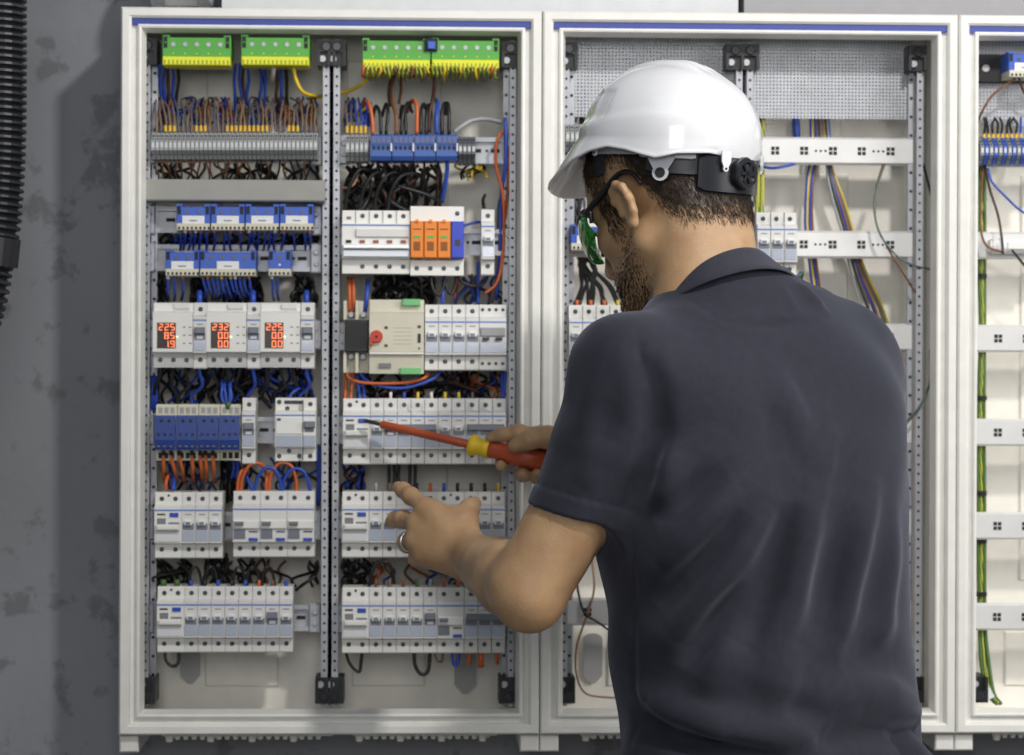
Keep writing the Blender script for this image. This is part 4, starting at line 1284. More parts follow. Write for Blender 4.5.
for pts, c, r, lb in (([(346, 652, -.128), (350, 664, -.128), (359, 672, -.128), (361, 662, -.128), (362, 652, -.128)], 'black', 1.7, 'black loop hanging under the lowest row beside the posts'),
                      ([(414, 652, -.13), (415, 665, -.13), (421, 674, -.13), (428, 671, -.13), (430, 652, -.13)], 'black', 2.0, 'large black loop hanging below the middle of the lowest row'),
                      ([(434, 652, -.126), (438, 661, -.126), (442, 660, -.12), (443, 652, -.12)], 'tan', 1.3, 'thin tan loop hanging below the lowest row'),
                      ([(452, 652, -.128), (453, 663, -.128), (457, 665, -.128), (459, 652, -.128)], 'blue', 1.6, 'blue loop hanging below the lowest row'),
                      ([(469, 652, -.128), (469, 665, -.126)], 'orange', 2.1, 'orange stub under the lowest row next to the blue loop'),
                      ([(481, 652, -.128), (481, 667, -.126)], 'orange', 3.0, 'thick orange stub under the lowest row'),
                      ([(497, 652, -.128), (497, 664, -.126)], 'orange', 2.1, 'orange stub under the lowest row by the dividing frame')):
    wire(pts, c, r, lb)
# --- second cabinet
for i, x in enumerate((758, 762.5)):
    wire([(x, 116, -.07), (x, 150, -.072), (x-.5, 190, -.09), (x-1, 222, -.10)], 'gy', 2.4, 'striped earth cable dropping behind the helmet to the breaker', 'earth cables behind the helmet')
tangle(744, 757, 160, 215, 8, ['teal', 'brown', 'blue', 'orange'], 'mixed thin wiring between the helmet and the earth cables', d=(-.08, -.05), r=1.2)
for i in range(11):
    c = ['teal', 'yellow', 'copper', 'black', 'grey', 'brown', 'blue', 'teal', 'slate', 'tan', 'black'][i]
    a = jit(5); b = jit(6)
    wire([(824+a, 112, -.05), (826+a, 140, -.06), (830+b*.5, 170, -.07), (840+b, 205, -.07), (850+b, 240, -.06), (858+b*1.3, 270, -.06), (872+b*1.8, 306, -.05), (882+b*2, 340, -.04)], c, 1.25, 'thin coloured wire in the loose bundle behind the white rails', 'loose bundle behind the white rails')
for i, (x, c) in enumerate(((812, 'yellow'), (815, 'blue'), (810.5, 'blue'), (817, 'brown'))):
    wire([(x, 112, -.05), (x+jit(1), 150, -.06), (x-4+jit(1), 185, -.07), (x-5, 225, -.06), (x-1, 262, -.06), (x+3, 292, -.05)], c, 1.6, f"{ {'yellow':'yellow','blue':'blue','brown':'brown'}[c]} wire hanging straight beside the loose bundle", 'straight wires beside the loose bundle')
wire([(795, 112, -.04), (796, 126, -.042), (797, 144, -.04)], 'blue', 4.0, 'wide blue strap behind the top white rail', cat='strap')
wire([(760, 166, -.085), (772, 168, -.1), (786, 166, -.1), (798, 163, -.085)], 'blue', 1.6, 'blue wire sagging below the top white rail')
for i in range(6):
    wire([(784+2.6*i, 283, -.09), (787+2.5*i, 276, -.10), (793+2*i, 273, -.09), (800+jit(4), 290, -.07)], ['yellow', 'gy', 'blue', 'yellow', 'blue', 'green'][i], 1.4, 'striped wire end curling below the three-pole breaker', 'wire ends below the three-pole breaker')
G = 'single wires looping in the bare cabinet'
for pts, c, r, lb in (([(885, 164, -.10), (878, 184, -.115), (874, 206, -.12), (879, 232, -.125), (893, 252, -.125), (910, 264, -.12), (938, 271, -.10)], 'teal', 1.0, 'grey-green wire looping over the second white rail to the frame'),
                      ([(883, 164, -.10), (876, 190, -.113), (876, 222, -.12), (888, 248, -.123), (900, 268, -.12), (914, 290, -.11), (922, 300, -.1)], 'brown', 1.0, 'brown wire looping over the second white rail to the post'),
                      ([(923, 164, -.10), (928, 182, -.115), (933, 205, -.118), (935, 232, -.11)], 'black', 1.2, 'black wire along the side wall behind the shoulder'),
                      ([(933, 300, -.10), (936, 336, -.11), (932, 376, -.118), (921, 404, -.122), (908, 420, -.12), (896, 436, -.115)], 'teal', 1.2, 'dark wire curving beside the shirt shoulder'),
                      ([(930, 350, -.1), (929, 386, -.115), (916, 412, -.12), (900, 430, -.115)], 'copper', 1.0, 'thin copper coloured wire curving beside the shirt shoulder'),
                      ([(576, 575, -.06), (579, 596, -.09), (585, 614, -.10), (596, 621, -.10), (612, 632, -.08), (630, 640, -.06)], 'black', 1.3, 'black wire bending between the elbow and the shirt'),
                      ([(592, 560, -.07), (594, 590, -.09), (586, 618, -.10), (577, 645, -.10), (576, 672, -.10), (584, 692, -.10), (602, 697, -.09), (636, 698, -.08)], 'copper', 1.1, 'copper coloured wire looping down between the elbow and the shirt')):
    wire(pts, c, r, lb, G)
for i in range(11):
    x1 = 577+13.6*(i % 4)+jit(3)
    wire([(586+jit(9), 254, -.06), (588+jit(8), 268, -.075), ((x1*2+589)/3+jit(3), 286, -.10), (x1, 304, -.126)], 'black', 1.8, 'black wire fanning out onto the four-pole breaker by the chin', 'black wires onto the four-pole breaker')
for i in range(4):
    x = 577+13.6*i
    wire([(x, 307, -.13), (x, 300, -.13)], 'orange' if i != 3 else 'yellow', 1.8, f'short sleeve on pole {["one", "two", "three", "four"][i]} of the breaker by the chin', 'sleeves by the chin', name='wire_sleeve')
tangle(566, 584, 84, 122, 14, ['blue', 'black', 'black'], 'dark and blue wiring past the helmet front', d=(-.085, -.05), r=1.8)
tangle(564, 584, 150, 225, 16, ['black', 'black', 'slate'], 'dark wiring between the helmet and the glasses', d=(-.085, -.05), r=1.8)
# --- third cabinet
for i, (x, c) in enumerate(((978.8, 'green'), (981.2, 'gy'), (984.3, 'green'))):
    wire([(x, 160, -.075), (x+jit(.6), 250, -.078), (x+1+jit(1), 330, -.078), (x-.5, 420, -.078), (x+jit(1), 520, -.078), (x+.5, 620, -.078), (x+3+i, 668, -.085), (988+3*i, 694, -.09), (997+2*i, 704, -.1)], c, 2.0, ['plain green earth cable nearest the frame at the photo edge', 'striped earth cable between two green ones at the photo edge', 'plain green earth cable bending out lowest at the photo edge'][i], 'earth cables at the photo edge', k=6)
for y, nm in ((276, 'second'), (398, 'third'), (493, 'fourth'), (541, 'fifth'), (594, 'lowest')):
    a = W(981.6, y, -.078)
    o = MB().tube([(0, 0, -.003), (0, 0, .003)], .0072, 12).build('cable_tie', M_BLACK); o.location = a
    tag(o, f'black tie around the earth cables, {nm} of those down the photo edge', 'cable tie', 'cable ties on the earth cables')
a = W(987, 692, -.095)
o = MB().tube([(-.004, 0, .008), (.005, 0, -.008)], .0075, 4).build('cable_tag', M_PAPER); o.location = a
tag(o, 'white wrapped tag around the earth cable at its lower bend', 'tag')
for pts, c, r, lb in (([(983, 166, -.11), (981, 200, -.115), (981, 230, -.118), (987, 246, -.12), (1002, 252, -.122)], 'brown', 1.2, 'brown wire hanging from the blue terminals to the white connector'),
                      ([(985, 166, -.11), (990, 190, -.115), (998, 215, -.12), (1002, 240, -.124), (1003, 254, -.124)], 'dbrown', 1.3, 'dark brown wire hanging straight to the white connector'),
                      ([(988, 168, -.12), (992, 182, -.125), (1005, 196, -.125), (1020, 210, -.12), (1040, 222, -.11)], 'blue', 1.2, 'blue wire sweeping out of the photo edge under the blue terminals'),
                      ([(1016, 78, -.13), (1004, 86, -.13), (992, 96, -.125), (983, 110, -.12), (976, 128, -.10), (974, 150, -.08)], 'brown', 1.3, 'brown wire crossing the perforated sheet at the photo edge'),
                      ([(1019, 78, -.13), (1024, 92, -.125), (1034, 104, -.11)], 'dbrown', 1.4, 'dark brown wire leaving the blue block at the photo edge'),
                      ([(1012, 250, -.12), (1020, 260, -.12), (1032, 274, -.11)], 'black', 1.3, 'black wire slanting below the white connector')):
    wire(pts, c, r, lb)
for i in range(9):
    x = 984+4.6*i
    o = wire([(x, 138, -.126), (x+jit(1), 132, -.124), (x+jit(2), 124, -.11), (x+jit(3), 118, -.095)], random.choice(['black', 'blue', 'black']), 1.3, 'ferruled wire over the blue terminals at the photo edge', 'ferruled wires at the photo edge')
    ferrule(o, (x, -.1262), F_YEL, 138, 134, 1.5)

# ------------------------------------------------------------------ black corrugated hose at the wall side
M_HOSE = mat('hose_black', srgb(30, 32, 38), .38)
def hose(pts, r, pitch, name, parent):
    P = spline(pts, 60)
    # resample by length into ribs
    L = [0]
    for i in range(1, len(P)): L.append(L[-1]+(P[i]-P[i-1]).length)
    n = int(L[-1]/pitch)
    out = []; rad = []
    for k in range(n*6):
        s = L[-1]*k/(n*6-1)
        j = max(1, next((q for q in range(1, len(L)) if L[q] >= s), len(L)-1))
        t = (s-L[j-1])/max(1e-9, L[j]-L[j-1])
        out.append(P[j-1].lerp(P[j], t)); rad.append(r*(1.0 if k % 6 in (1, 2, 3) else 0.90 if k % 6 in (0, 4) else .86))
    vs = []; fs = []; N = 28; nrm = None
    for i, p in enumerate(out):
        t = (out[min(i+1, len(out)-1)]-out[max(i-1, 0)]).normalized()
        nrm = t.orthogonal().normalized() if nrm is None else (nrm-t*nrm.dot(t)).normalized()
        b = t.cross(nrm)
        for k in range(N):
            a = 2*math.pi*k/N
            vs.append(p+(nrm*math.cos(a)+b*math.sin(a))*rad[i])
    for i in range(len(out)-1):
        for k in range(N):
            k2 = (k+1) % N
            fs.append((i*N+k, i*N+k2, (i+1)*N+k2, (i+1)*N+k))
    return MB().add(vs, fs).build(name, M_HOSE, parent, smooth=False)


a = W(-9, -40, -.30)
hr = root('corrugated_hose', a, 'black corrugated hose hanging over the bare concrete wall', 'hose')
rel = lambda px, py, y: W(px, py, y)-a
hose([rel(-6, -640, -.26), rel(-8, -330, -.29), rel(-9, -60, -.30), rel(-9, 60, -.30), rel(-10, 150, -.30), rel(-14, 215, -.30), rel(-19, 250, -.30)], 36*1.22e-3, 7.3*1.22e-3, 'hose_body', hr)
sl = MB().tube([rel(-18, 236, -.30), rel(-21, 264, -.30)], 39*1.22e-3, 28).build('hose_clamp', M_BLACK, hr)
hose([rel(-21, 255, -.30), rel(-29, 300, -.30), rel(-50, 360, -.28), rel(-84, 430, -.20), rel(-108, 500, -.08)], 36*1.22e-3, 7.3*1.22e-3, 'hose_tail', hr)
q_ = rel(-6, -560, -.26)
MB().box(q_.x-.012, q_.x+.012, q_.y+.03, .298, q_.z-.02, q_.z+.02).build('wall_bracket', M_ZINC, hr)
MB().tube([q_-Vector((0, 0, .012)), q_+Vector((0, 0, .012))], .048, 28).build('bracket_ring', M_ZINC, hr)
# ------------------------------------------------------------------ distance-field modelling of the figure
def smin(a, b, k):
    h = np.maximum(k-np.abs(a-b), 0)/k
    return np.minimum(a, b)-h*h*k*0.25


class Vol:
    def __init__(self, lo, hi, h):
        self.lo = np.array(lo, float); self.h = h
        self.n = np.ceil((np.array(hi)-self.lo)/h).astype(int)+1
        self.D = np.full(tuple(self.n), 0.5, np.float32)

    def region(self, lo, hi):
        a = np.clip(np.floor((np.array(lo)-self.lo)/self.h).astype(int), 0, self.n-1)
        b = np.clip(np.ceil((np.array(hi)-self.lo)/self.h).astype(int)+1, 1, self.n)
        sl = tuple(slice(a[i], max(b[i], a[i]+1)) for i in range(3))
        ax = [self.lo[i]+self.h*np.arange(sl[i].start, sl[i].stop) for i in range(3)]
        X = np.stack(np.meshgrid(*ax, indexing='ij'), -1)
        return sl, X

    def put(self, fn, lo, hi, k=0.0, op='u'):
        pad = k+4*self.h+.004
        sl, X = self.region(np.array(lo)-pad, np.array(hi)+pad)
        d = fn(X).astype(np.float32)
        D = self.D[sl]
        if op == 'u': self.D[sl] = smin(D, d, k) if k else np.minimum(D, d)
        elif op == 's': self.D[sl] = -smin(-D, d, k) if k else np.maximum(D, -d)
        elif op == 'i': self.D[sl] = np.maximum(D, d)
        elif op == 'add': self.D[sl] = D+d

    def cap(self, a, b, ra, rb=None, k=0.01, op='u'):
        rb = ra if rb is None else rb
        a = np.array(a, float); b = np.array(b, float)
        fn = capfn(a, b, ra, rb)
        self.put(fn, np.minimum(a-ra, b-rb), np.maximum(a+ra, b+rb), k, op)

    def chain(self, pts, rs, k=0.01):
        for i in range(len(pts)-1):
            self.cap(pts[i], pts[i+1], rs[i], rs[i+1], k if i == 0 else min(k, .008))

    def ell(self, c, r, R=None, k=0.01, op='u'):
        c = np.array(c, float); r = np.array(r, float)
        R = np.eye(3) if R is None else np.array(R)
        def fn(X):
            q = (X-c) @ R
            k0 = np.linalg.norm(q/r, axis=-1); k1 = np.linalg.norm(q/(r*r), axis=-1)
            return np.where(k1 < 1e-6, -r.min(), k0*(k0-1)/np.maximum(k1, 1e-6))
        m = np.abs(R) @ r
        self.put(fn, c-m, c+m, k, op)

    def ridge(self, pts, amp, width):
        """soft fold along a polyline: amp > 0 raises the surface"""
        pts = [np.array(p, float) for p in pts]
        n = len(pts)
        def fn(X):
            best = np.full(X.shape[:-1], 9.0); am = np.zeros(X.shape[:-1])
            for i in range(n-1):
                a, b = pts[i], pts[i+1]
                ba = b-a
                t = np.clip(((X-a) @ ba)/max(ba @ ba, 1e-9), 0, 1)
                d = np.linalg.norm(X-a-t[..., None]*ba, axis=-1)
                s = (i+t)/(n-1)
                am = np.where(d < best, np.sin(np.pi*np.clip(s*.86+.07, 0, 1)), am)
                best = np.minimum(best, d)
            return -amp*am*np.exp(-(best/width)**2)
        P = np.array(pts)
        self.put(fn, P.min(0)-width*2.2, P.max(0)+width*2.2, 0, 'add')

    def hit(self, px, py, y0=-1.2, y1=-0.15):
        """first point of the surface along the sight line through a photo pixel"""
        y = y0
        while y < y1:
            p = W(px, py, y)
            q = (np.array(p)-self.lo)/self.h
            i = np.round(q).astype(int)
            if (i >= 0).all() and (i < self.n).all() and self.D[tuple(i)] < 0:
                return np.array(p)
            y += 0.0015
        return None

    def sample(self, P):
        q = (np.array(P)-self.lo)/self.h
        i = np.clip(np.floor(q).astype(int), 0, self.n-2); f = np.clip(q-i, 0, 1)
        out = 0
        for dx in (0, 1):
            for dy in (0, 1):
                for dz in (0, 1):
                    w = (f[:, 0] if dx else 1-f[:, 0])*(f[:, 1] if dy else 1-f[:, 1])*(f[:, 2] if dz else 1-f[:, 2])
                    out = out+w*self.D[i[:, 0]+dx, i[:, 1]+dy, i[:, 2]+dz]
        return out

    def polygonise(self):
        D = self.D
        s = D < 0
        c = np.zeros(tuple(self.n-1), np.int8)
        for dx in (0, 1):
            for dy in (0, 1):
                for dz in (0, 1):
                    c += s[dx:dx+self.n[0]-1, dy:dy+self.n[1]-1, dz:dz+self.n[2]-1]
        act = np.argwhere((c > 0) & (c < 8))
        idx = np.full(tuple(self.n-1), -1, np.int64)
        idx[act[:, 0], act[:, 1], act[:, 2]] = np.arange(len(act))
        acc = np.zeros((len(act), 3)); cnt = np.zeros(len(act))
        cor = [(a, b, d) for a in (0, 1) for b in (0, 1) for d in (0, 1)]
        val = {q: D[act[:, 0]+q[0], act[:, 1]+q[1], act[:, 2]+q[2]] for q in cor}
        for q in cor:
            for ax in range(3):
                if q[ax]: continue
                r = list(q); r[ax] = 1; r = tuple(r)
                v0, v1 = val[q], val[r]
                m = (v0 < 0) != (v1 < 0)
                t = np.where(m, v0/np.where(v0 == v1, 1, v0-v1), 0)
                p = np.repeat(np.array(q, float)[None], len(act), 0); p[:, ax] = t
                acc[m] += p[m]; cnt[m] += 1
        V = self.lo+self.h*(act+acc/cnt[:, None])
        F = []
        for ax in range(3):
            u, v = (ax+1) % 3, (ax+2) % 3
            sl0 = [slice(None)]*3; sl1 = [slice(None)]*3
            sl0[ax] = slice(0, -1); sl1[ax] = slice(1, None)
            a, b = s[tuple(sl0)], s[tuple(sl1)]
            E = np.argwhere(a != b)
            E = E[(E[:, u] > 0) & (E[:, v] > 0) & (E[:, u] < self.n[u]-1) & (E[:, v] < self.n[v]-1)]
            fl = a[E[:, 0], E[:, 1], E[:, 2]]
            def g(du, dv):
                e = E.copy(); e[:, u] += du; e[:, v] += dv
                return idx[e[:, 0], e[:, 1], e[:, 2]]
            q = np.stack([g(-1, -1), g(0, -1), g(0, 0), g(-1, 0)], 1)
            q[~fl] = q[~fl][:, ::-1]
            F.append(q)
        F = np.concatenate(F)
        F = F[(F >= 0).all(1)]
        return V, F


def capfn(a, b, ra, rb):
    ba = b-a
    L2 = max(ba @ ba, 1e-9)
    def fn(X):
        t = np.clip(((X-a) @ ba)/L2, 0, 1)
        return np.linalg.norm(X-a-t[..., None]*ba, axis=-1)-(ra+(rb-ra)*t)
    return fn


def mesh_np(name, V, F, material, parent=None, origin=None):
    me = bpy.data.meshes.new(name)
    org = np.array(origin) if origin is not None else np.zeros(3)
    me.from_pydata((V-org).tolist(), [], F.tolist())
    me.materials.append(material)
    me.polygons.foreach_set('use_smooth', [True]*len(me.polygons))
    me.update()
    o = bpy.data.objects.new(name, me)
    C.objects.link(o)
    if parent: o.parent = parent
    return o


def A3(p): return np.array(p, float)
def J(px, py, y): return A3(W(px, py, y))


# ---- frames
PSI = math.radians(35)                                        # the torso faces away and towards the wall side
T_R = np.array([math.cos(PSI), math.sin(PSI), 0]); T_F = np.array([-math.sin(PSI), math.cos(PSI), 0]); T_U = np.array([0, 0, 1.0])
TM = np.stack([T_R, T_F, T_U], 1)
YC = -0.60

def head_frame(yaw, pitch, roll=0.0):
    y, p, r = map(math.radians, (yaw, pitch, roll))
    X = np.array([math.cos(y), math.sin(y), 0]); F0 = np.array([-math.sin(y), math.cos(y), 0]); U0 = np.array([0, 0, 1.0])
    Fd = math.cos(p)*F0-math.sin(p)*U0
    U = math.sin(p)*F0+math.cos(p)*U0
    return np.stack([math.cos(r)*X+math.sin(r)*U, Fd, -math.sin(r)*X+math.cos(r)*U], 1)

HM = head_frame(42, 25)
HC = J(671, 204, -0.545)
def H(x, y, z): return HC + HM @ np.array([x, y, z])


# torso sections: photo row, centre column, lateral half width, depth half width
SEC = [(790, 776, .188, .128), (740, 773, .192, .128), (700, 771, .190, .126), (655, 766, .191, .125), (610, 760, .194, .126), (560, 756, .196, .128), (500, 754, .193, .126), (440, 752, .188, .121), (395, 750, .176, .112), (360, 746, .150, .095), (330, 740, .115, .078), (305, 733, .082, .062)]
SECW = []
for (py, px, a, b) in SEC:
    p = J(px, py, YC)
    SECW.append((p[2], p[0], a, b))
SECW.sort()
def torso_fn(shrink=0.0, ymove=0.0):
    z = np.array([s[0] for s in SECW]); xs = np.array([s[1] for s in SECW]); aa = np.array([s[2] for s in SECW])-shrink; bb = np.array([s[3] for s in SECW])-shrink
    zz = np.linspace(z[0], z[-1], 200)
    sm = lambda v: np.convolve(np.pad(np.interp(zz, z, v), 8, 'edge'), np.ones(17)/17, 'valid')
    xs2, aa2, bb2 = sm(xs), sm(aa), sm(bb)
    def fn(X):
        Z = X[..., 2]
        c = np.interp(Z, zz, xs2); a = np.interp(Z, zz, aa2); b = np.interp(Z, zz, bb2)
        # the spine curves: chest leans forward towards the neck
        lean = np.clip((Z-1.25)/.35, 0, 1)**2*.045
        yc = YC+lean
        dx = X[..., 0]-c; dy = X[..., 1]-yc
        l = dx*T_R[0]+dy*T_R[1]; f = dx*T_F[0]+dy*T_F[1]
        q = (np.abs(l/a)**2.3+np.abs(f/b)**2.3)**(1/2.3)
        d = (q-1)*np.minimum(a, b)*1.02
        return np.maximum(d, np.maximum(Z-z[-1], z[0]-Z))
    lo = [xs.min()-.26, YC-.26, z[0]-.01]; hi = [xs.max()+.26, YC+.28, z[-1]+.01]
    return fn, lo, hi


# ---- joints
SH_L, SH_R = J(630, 373, -.700), J(846, 376, -.490)
CUFF_L = J(576, 511, -.695)
EL_L = J(528, 588, -.690)
WR_L = J(474, 557, -.445)
EL_R = J(800, 556, -.330)
WR_R = J(606, 452, -.275)

body = Vol([W(380, 500, -.3).x, -.86, 0.90], [W(915, 400, -.5).x, -.16, 1.80], .0026)

# torso core under the shirt, neck, head
fn, lo, hi = torso_fn(.016)
zt_ = J(735, 338, YC)[2]
body.put(lambda X: np.maximum(fn(X), X[..., 2]-zt_), lo, hi, 0)
body.cap(J(752, 345, YC+.02), J(846, 381, -.49), .044, .042, k=.03)
body.cap(J(705, 350, YC+.0), J(632, 376, -.695), .044, .042, k=.03)
NB = J(705, 312, -.585)
body.cap(H(0, -.024, -.02), NB, .053, .062, k=.045)
body.cap(H(.012, -.055, -.035), J(716, 300, -.60), .026, .040, k=.045)     # nape muscles
body.cap(H(-.03, -.045, -.03), J(694, 318, -.62), .028, .038, k=.03)
# skull
body.ell(H(0, -.009, .045), (.074, .089, .088), HM, k=.03)
body.ell(H(0, .036, .035), (.064, .060, .070), HM, k=.025)               # forehead
body.ell(H(0, .038, -.035), (.056, .058, .070), HM, k=.025)              # middle face
for s in (-1, 1):
    body.cap(H(.056*s, .004, -.050), H(.024*s, .076, -.098), .019, .019, k=.022)      # jaw
    body.ell(H(.043*s, .058, -.018), (.020, .022, .016), HM, k=.02)                   # cheekbone
    body.cap(H(.050*s, .066, .024), H(.012*s, .088, .020), .009, .010, k=.014)        # brow
    body.ell(H(.032*s, .092, .002), (.017, .012, .012), HM, k=.01, op='s')            # eye socket
body.ell(H(0, .076, -.098), (.027, .022, .020), HM, k=.02)               # chin
body.ell(H(0, .076, -.060), (.032, .024, .022), HM, k=.02)               # mouth mound
body.chain([H(0, .088, .014), H(0, .104, -.014), H(0, .113, -.030)], [.009, .010, .0115], k=.01)
for s in (-1, 1):
    body.ell(H(.012*s, .102, -.034), (.009, .010, .008), HM, k=.008)
body.cap(H(-.020, .094, -.057), H(.020, .094, -.057), .0055, .0055, k=.006)
body.cap(H(-.017, .094, -.068), H(.017, .094, -.068), .0065, .0065, k=.006)
# ears: a rim, a dished inner, a lobe
for s in (-1, 1):
    ex = .0745
    rim = [(ex, .010, .004), (ex+.005, .016, .020), (ex+.010, .009, .033), (ex+.016, -.006, .036), (ex+.019, -.018, .026), (ex+.017, -.021, .008), (ex+.011, -.016, -.010), (ex+.006, -.006, -.022)]
    rim = [H(s*(ex+(a-ex)*.9), (b+.006)*.80-.004, (c+.022)*.80-.029) for a, b, c in rim]
    body.ell(H(s*(ex+.006), -.003, -.004), (.006, .013, .021), HM, k=.006)
    body.ell(H(s*(ex+.015), -.001, -.004), (.008, .0085, .0155), HM, k=.004, op='s')
    body.chain(rim, [.0038, .0042, .0044, .0044, .0044, .0042, .0042, .0052], k=.005)
    body.cap(H(s*(ex+.011), -.009, .008), H(s*(ex+.007), -.006, -.015), .0032, .0032, k=.005)
    body.ell(H(s*(ex+.006), -.002, -.029), (.0045, .0065, .0080), HM, k=.006)
    body.cap(H(s*(ex+.004), .009, -.014), H(s*(ex+.003), .008, -.007), .0042, .0042, k=.005)

# ---- left arm
body.chain([SH_L, CUFF_L, EL_L], [.050, .0415, .040], k=.03)
body.cap(SH_L*.45+CUFF_L*.55, CUFF_L*.4+EL_L*.6, .0410, .038, k=.02)
fa = WR_L-EL_L
body.chain([EL_L, EL_L+fa*.28, EL_L+fa*.62, WR_L], [.0395, .0430, .0365, .0280], k=.02)
body.ell(EL_L+np.array([.002, -.010, -.018]), (.027, .026, .026), k=.02)                       # elbow point
# ---- left hand: palm towards the devices, fingers spread towards the wall side
LM = {'i': J(426, 508, -.388), 'm': J(417, 523, -.383), 'r': J(415, 541, -.388), 'p': J(423, 557, -.396)}
for key, w0 in (('i', (468, 548)), ('m', (466, 554)), ('r', (464, 560)), ('p', (464, 566))):
    body.cap(J(w0[0], w0[1], -.432), LM[key], .0155, .0125, k=.014)
body.cap(J(448, 536, -.398), J(430, 532, -.380), .018, .016, k=.016)
def finger(pts, r0, r1, k=.006):
    n = len(pts)
    rs = [r0+(r1-r0)*i/(n-1) for i in range(n)]
    body.chain(pts, rs, k)
    for i in range(1, n-1): body.ell(pts[i], (rs[i]*1.06,)*3, k=.004)
finger([LM['i'], J(411, 496, -.358), J(403.5, 490.5, -.336), J(398.5, 487.5, -.320)], .0108, .0080)
finger([LM['m'], J(403, 519, -.350), J(395.5, 519.5, -.326), J(391.5, 521.5, -.308)], .0110, .0082)
finger([LM['r'], J(406, 541.5, -.355), J(406.5, 545, -.330), J(413, 549, -.315)], .0104, .0078)
finger([LM['p'], J(416, 558, -.366), J(417, 560, -.345), J(423, 562, -.332)], .0092, .0070)
finger([J(470, 541, -.425), J(466, 520, -.400), J(469.5, 509, -.378), J(474, 503.5, -.362)], .0155, .0090, k=.012)
body.cap(J(462, 524, -.402), J(436, 512, -.392), .0120, .0115, k=.014)                          # web of the thumb
body.cap(J(458, 520, -.398), J(440, 526, -.390), .0130, .0120, k=.014)
# ---- right arm and the hand around the handle
body.chain([SH_R, SH_R*.4+EL_R*.6, EL_R], [.050, .043, .039], k=.03)
fr_ = WR_R-EL_R
body.chain([EL_R, EL_R+fr_*.3, EL_R+fr_*.65, WR_R], [.039, .0425, .035, .0275], k=.02)
SD_TIP, SD_END = J(364.5, 420.5, -.170), J(553, 463.5, -.262)
sd_dir = (SD_END-SD_TIP)/np.linalg.norm(SD_END-SD_TIP)
RM = {'i': J(541, 437, -.243), 'm': J(548, 446, -.228), 'r': J(554, 458, -.226), 'p': J(561, 470, -.230)}
for key, w0 in (('i', (592, 444)), ('m', (594, 450)), ('r', (596, 456)), ('p', (597, 462))):
    body.cap(J(w0[0], w0[1], -.268), RM[key], .0155, .0125, k=.014)
body.cap(J(580, 452, -.255), J(556, 450, -.238), .019, .017, k=.016)
finger([RM['i'], J(519, 433, -.240), J(502, 435, -.238), J(491, 438.5, -.236)], .0112, .0080)
finger([RM['m'], J(519, 450, -.222), J(503, 462, -.228), J(501.5, 465.5, -.246)], .0110, .0078)
finger([RM['r'], J(533, 464, -.222), J(523, 474, -.236), J(523, 474, -.256)], .0108, .0082)
finger([RM['p'], J(545, 474, -.228), J(537, 477, -.244), J(538, 473, -.262)], .0098, .0076)
finger([J(572, 446, -.275), J(548, 437, -.285), J(529, 440, -.286), J(515, 445.5, -.284)], .0150, .0088, k=.012)
body.cap(J(560, 441, -.270), J(541, 436, -.258), .0130, .0120, k=.014)
body.cap(A3(SD_TIP+sd_dir*.130), A3(SD_END), .0128, .0128, k=.002, op='s')                      # room for the handle

BV, BF = body.polygonise()

# ------------------------------------------------------------------ skin
def skin_material():
    m = bpy.data.materials.new('skin')
    m.use_nodes = True
    nt = m.node_tree; b = nt.nodes['Principled BSDF']
    b.inputs['Roughness'].default_value = .48
    b.inputs['Subsurface Weight'].default_value = .25
    b.inputs['Subsurface Radius'].default_value = (1.0, .35, .2)
    b.inputs['Subsurface Scale'].default_value = .005
    tc = nt.nodes.new('ShaderNodeTexCoord')
    n = nt.nodes.new('ShaderNodeTexNoise'); n.inputs['Scale'].default_value = 28; n.inputs['Detail'].default_value = 6
    nt.links.new(tc.outputs['Object'], n.inputs['Vector'])
    r = nt.nodes.new('ShaderNodeValToRGB')
    r.color_ramp.elements[0].position = .32; r.color_ramp.elements[0].color = srgb(160, 126, 94)+(1,)
    r.color_ramp.elements[1].position = .68; r.color_ramp.elements[1].color = srgb(180, 148, 112)+(1,)
    nt.links.new(n.outputs['Fac'], r.inputs['Fac']); nt.links.new(r.outputs['Color'], b.inputs['Base Color'])
    v = nt.nodes.new('ShaderNodeTexNoise'); v.inputs['Scale'].default_value = 420; v.inputs['Detail'].default_value = 2
    nt.links.new(tc.outputs['Object'], v.inputs['Vector'])
    bp = nt.nodes.new('ShaderNodeBump'); bp.inputs['Strength'].default_value = .22; bp.inputs['Distance'].default_value = .0015
    nt.links.new(v.outputs['Fac'], bp.inputs['Height']); nt.links.new(bp.outputs['Normal'], b.inputs['Normal'])
    return m


M_SKIN = skin_material()
P0 = A3((J(760, 700, YC)[0], YC, 0.0))
person = mesh_np('person', BV, BF, M_SKIN, origin=P0)
person.location = P0
tag(person, 'person in a dark polo shirt and white helmet working at the cabinets, seen from behind', 'person')


def part(name, V, F, material, parent=person):
    o = mesh_np(name, V, F, material, parent, origin=P0)
    return o


def pbuild(mb, name, material, parent=person, smooth=True):
    mb.v = [tuple(A3(p)-P0) for p in mb.v]
    return mb.build(name, material, parent, smooth)


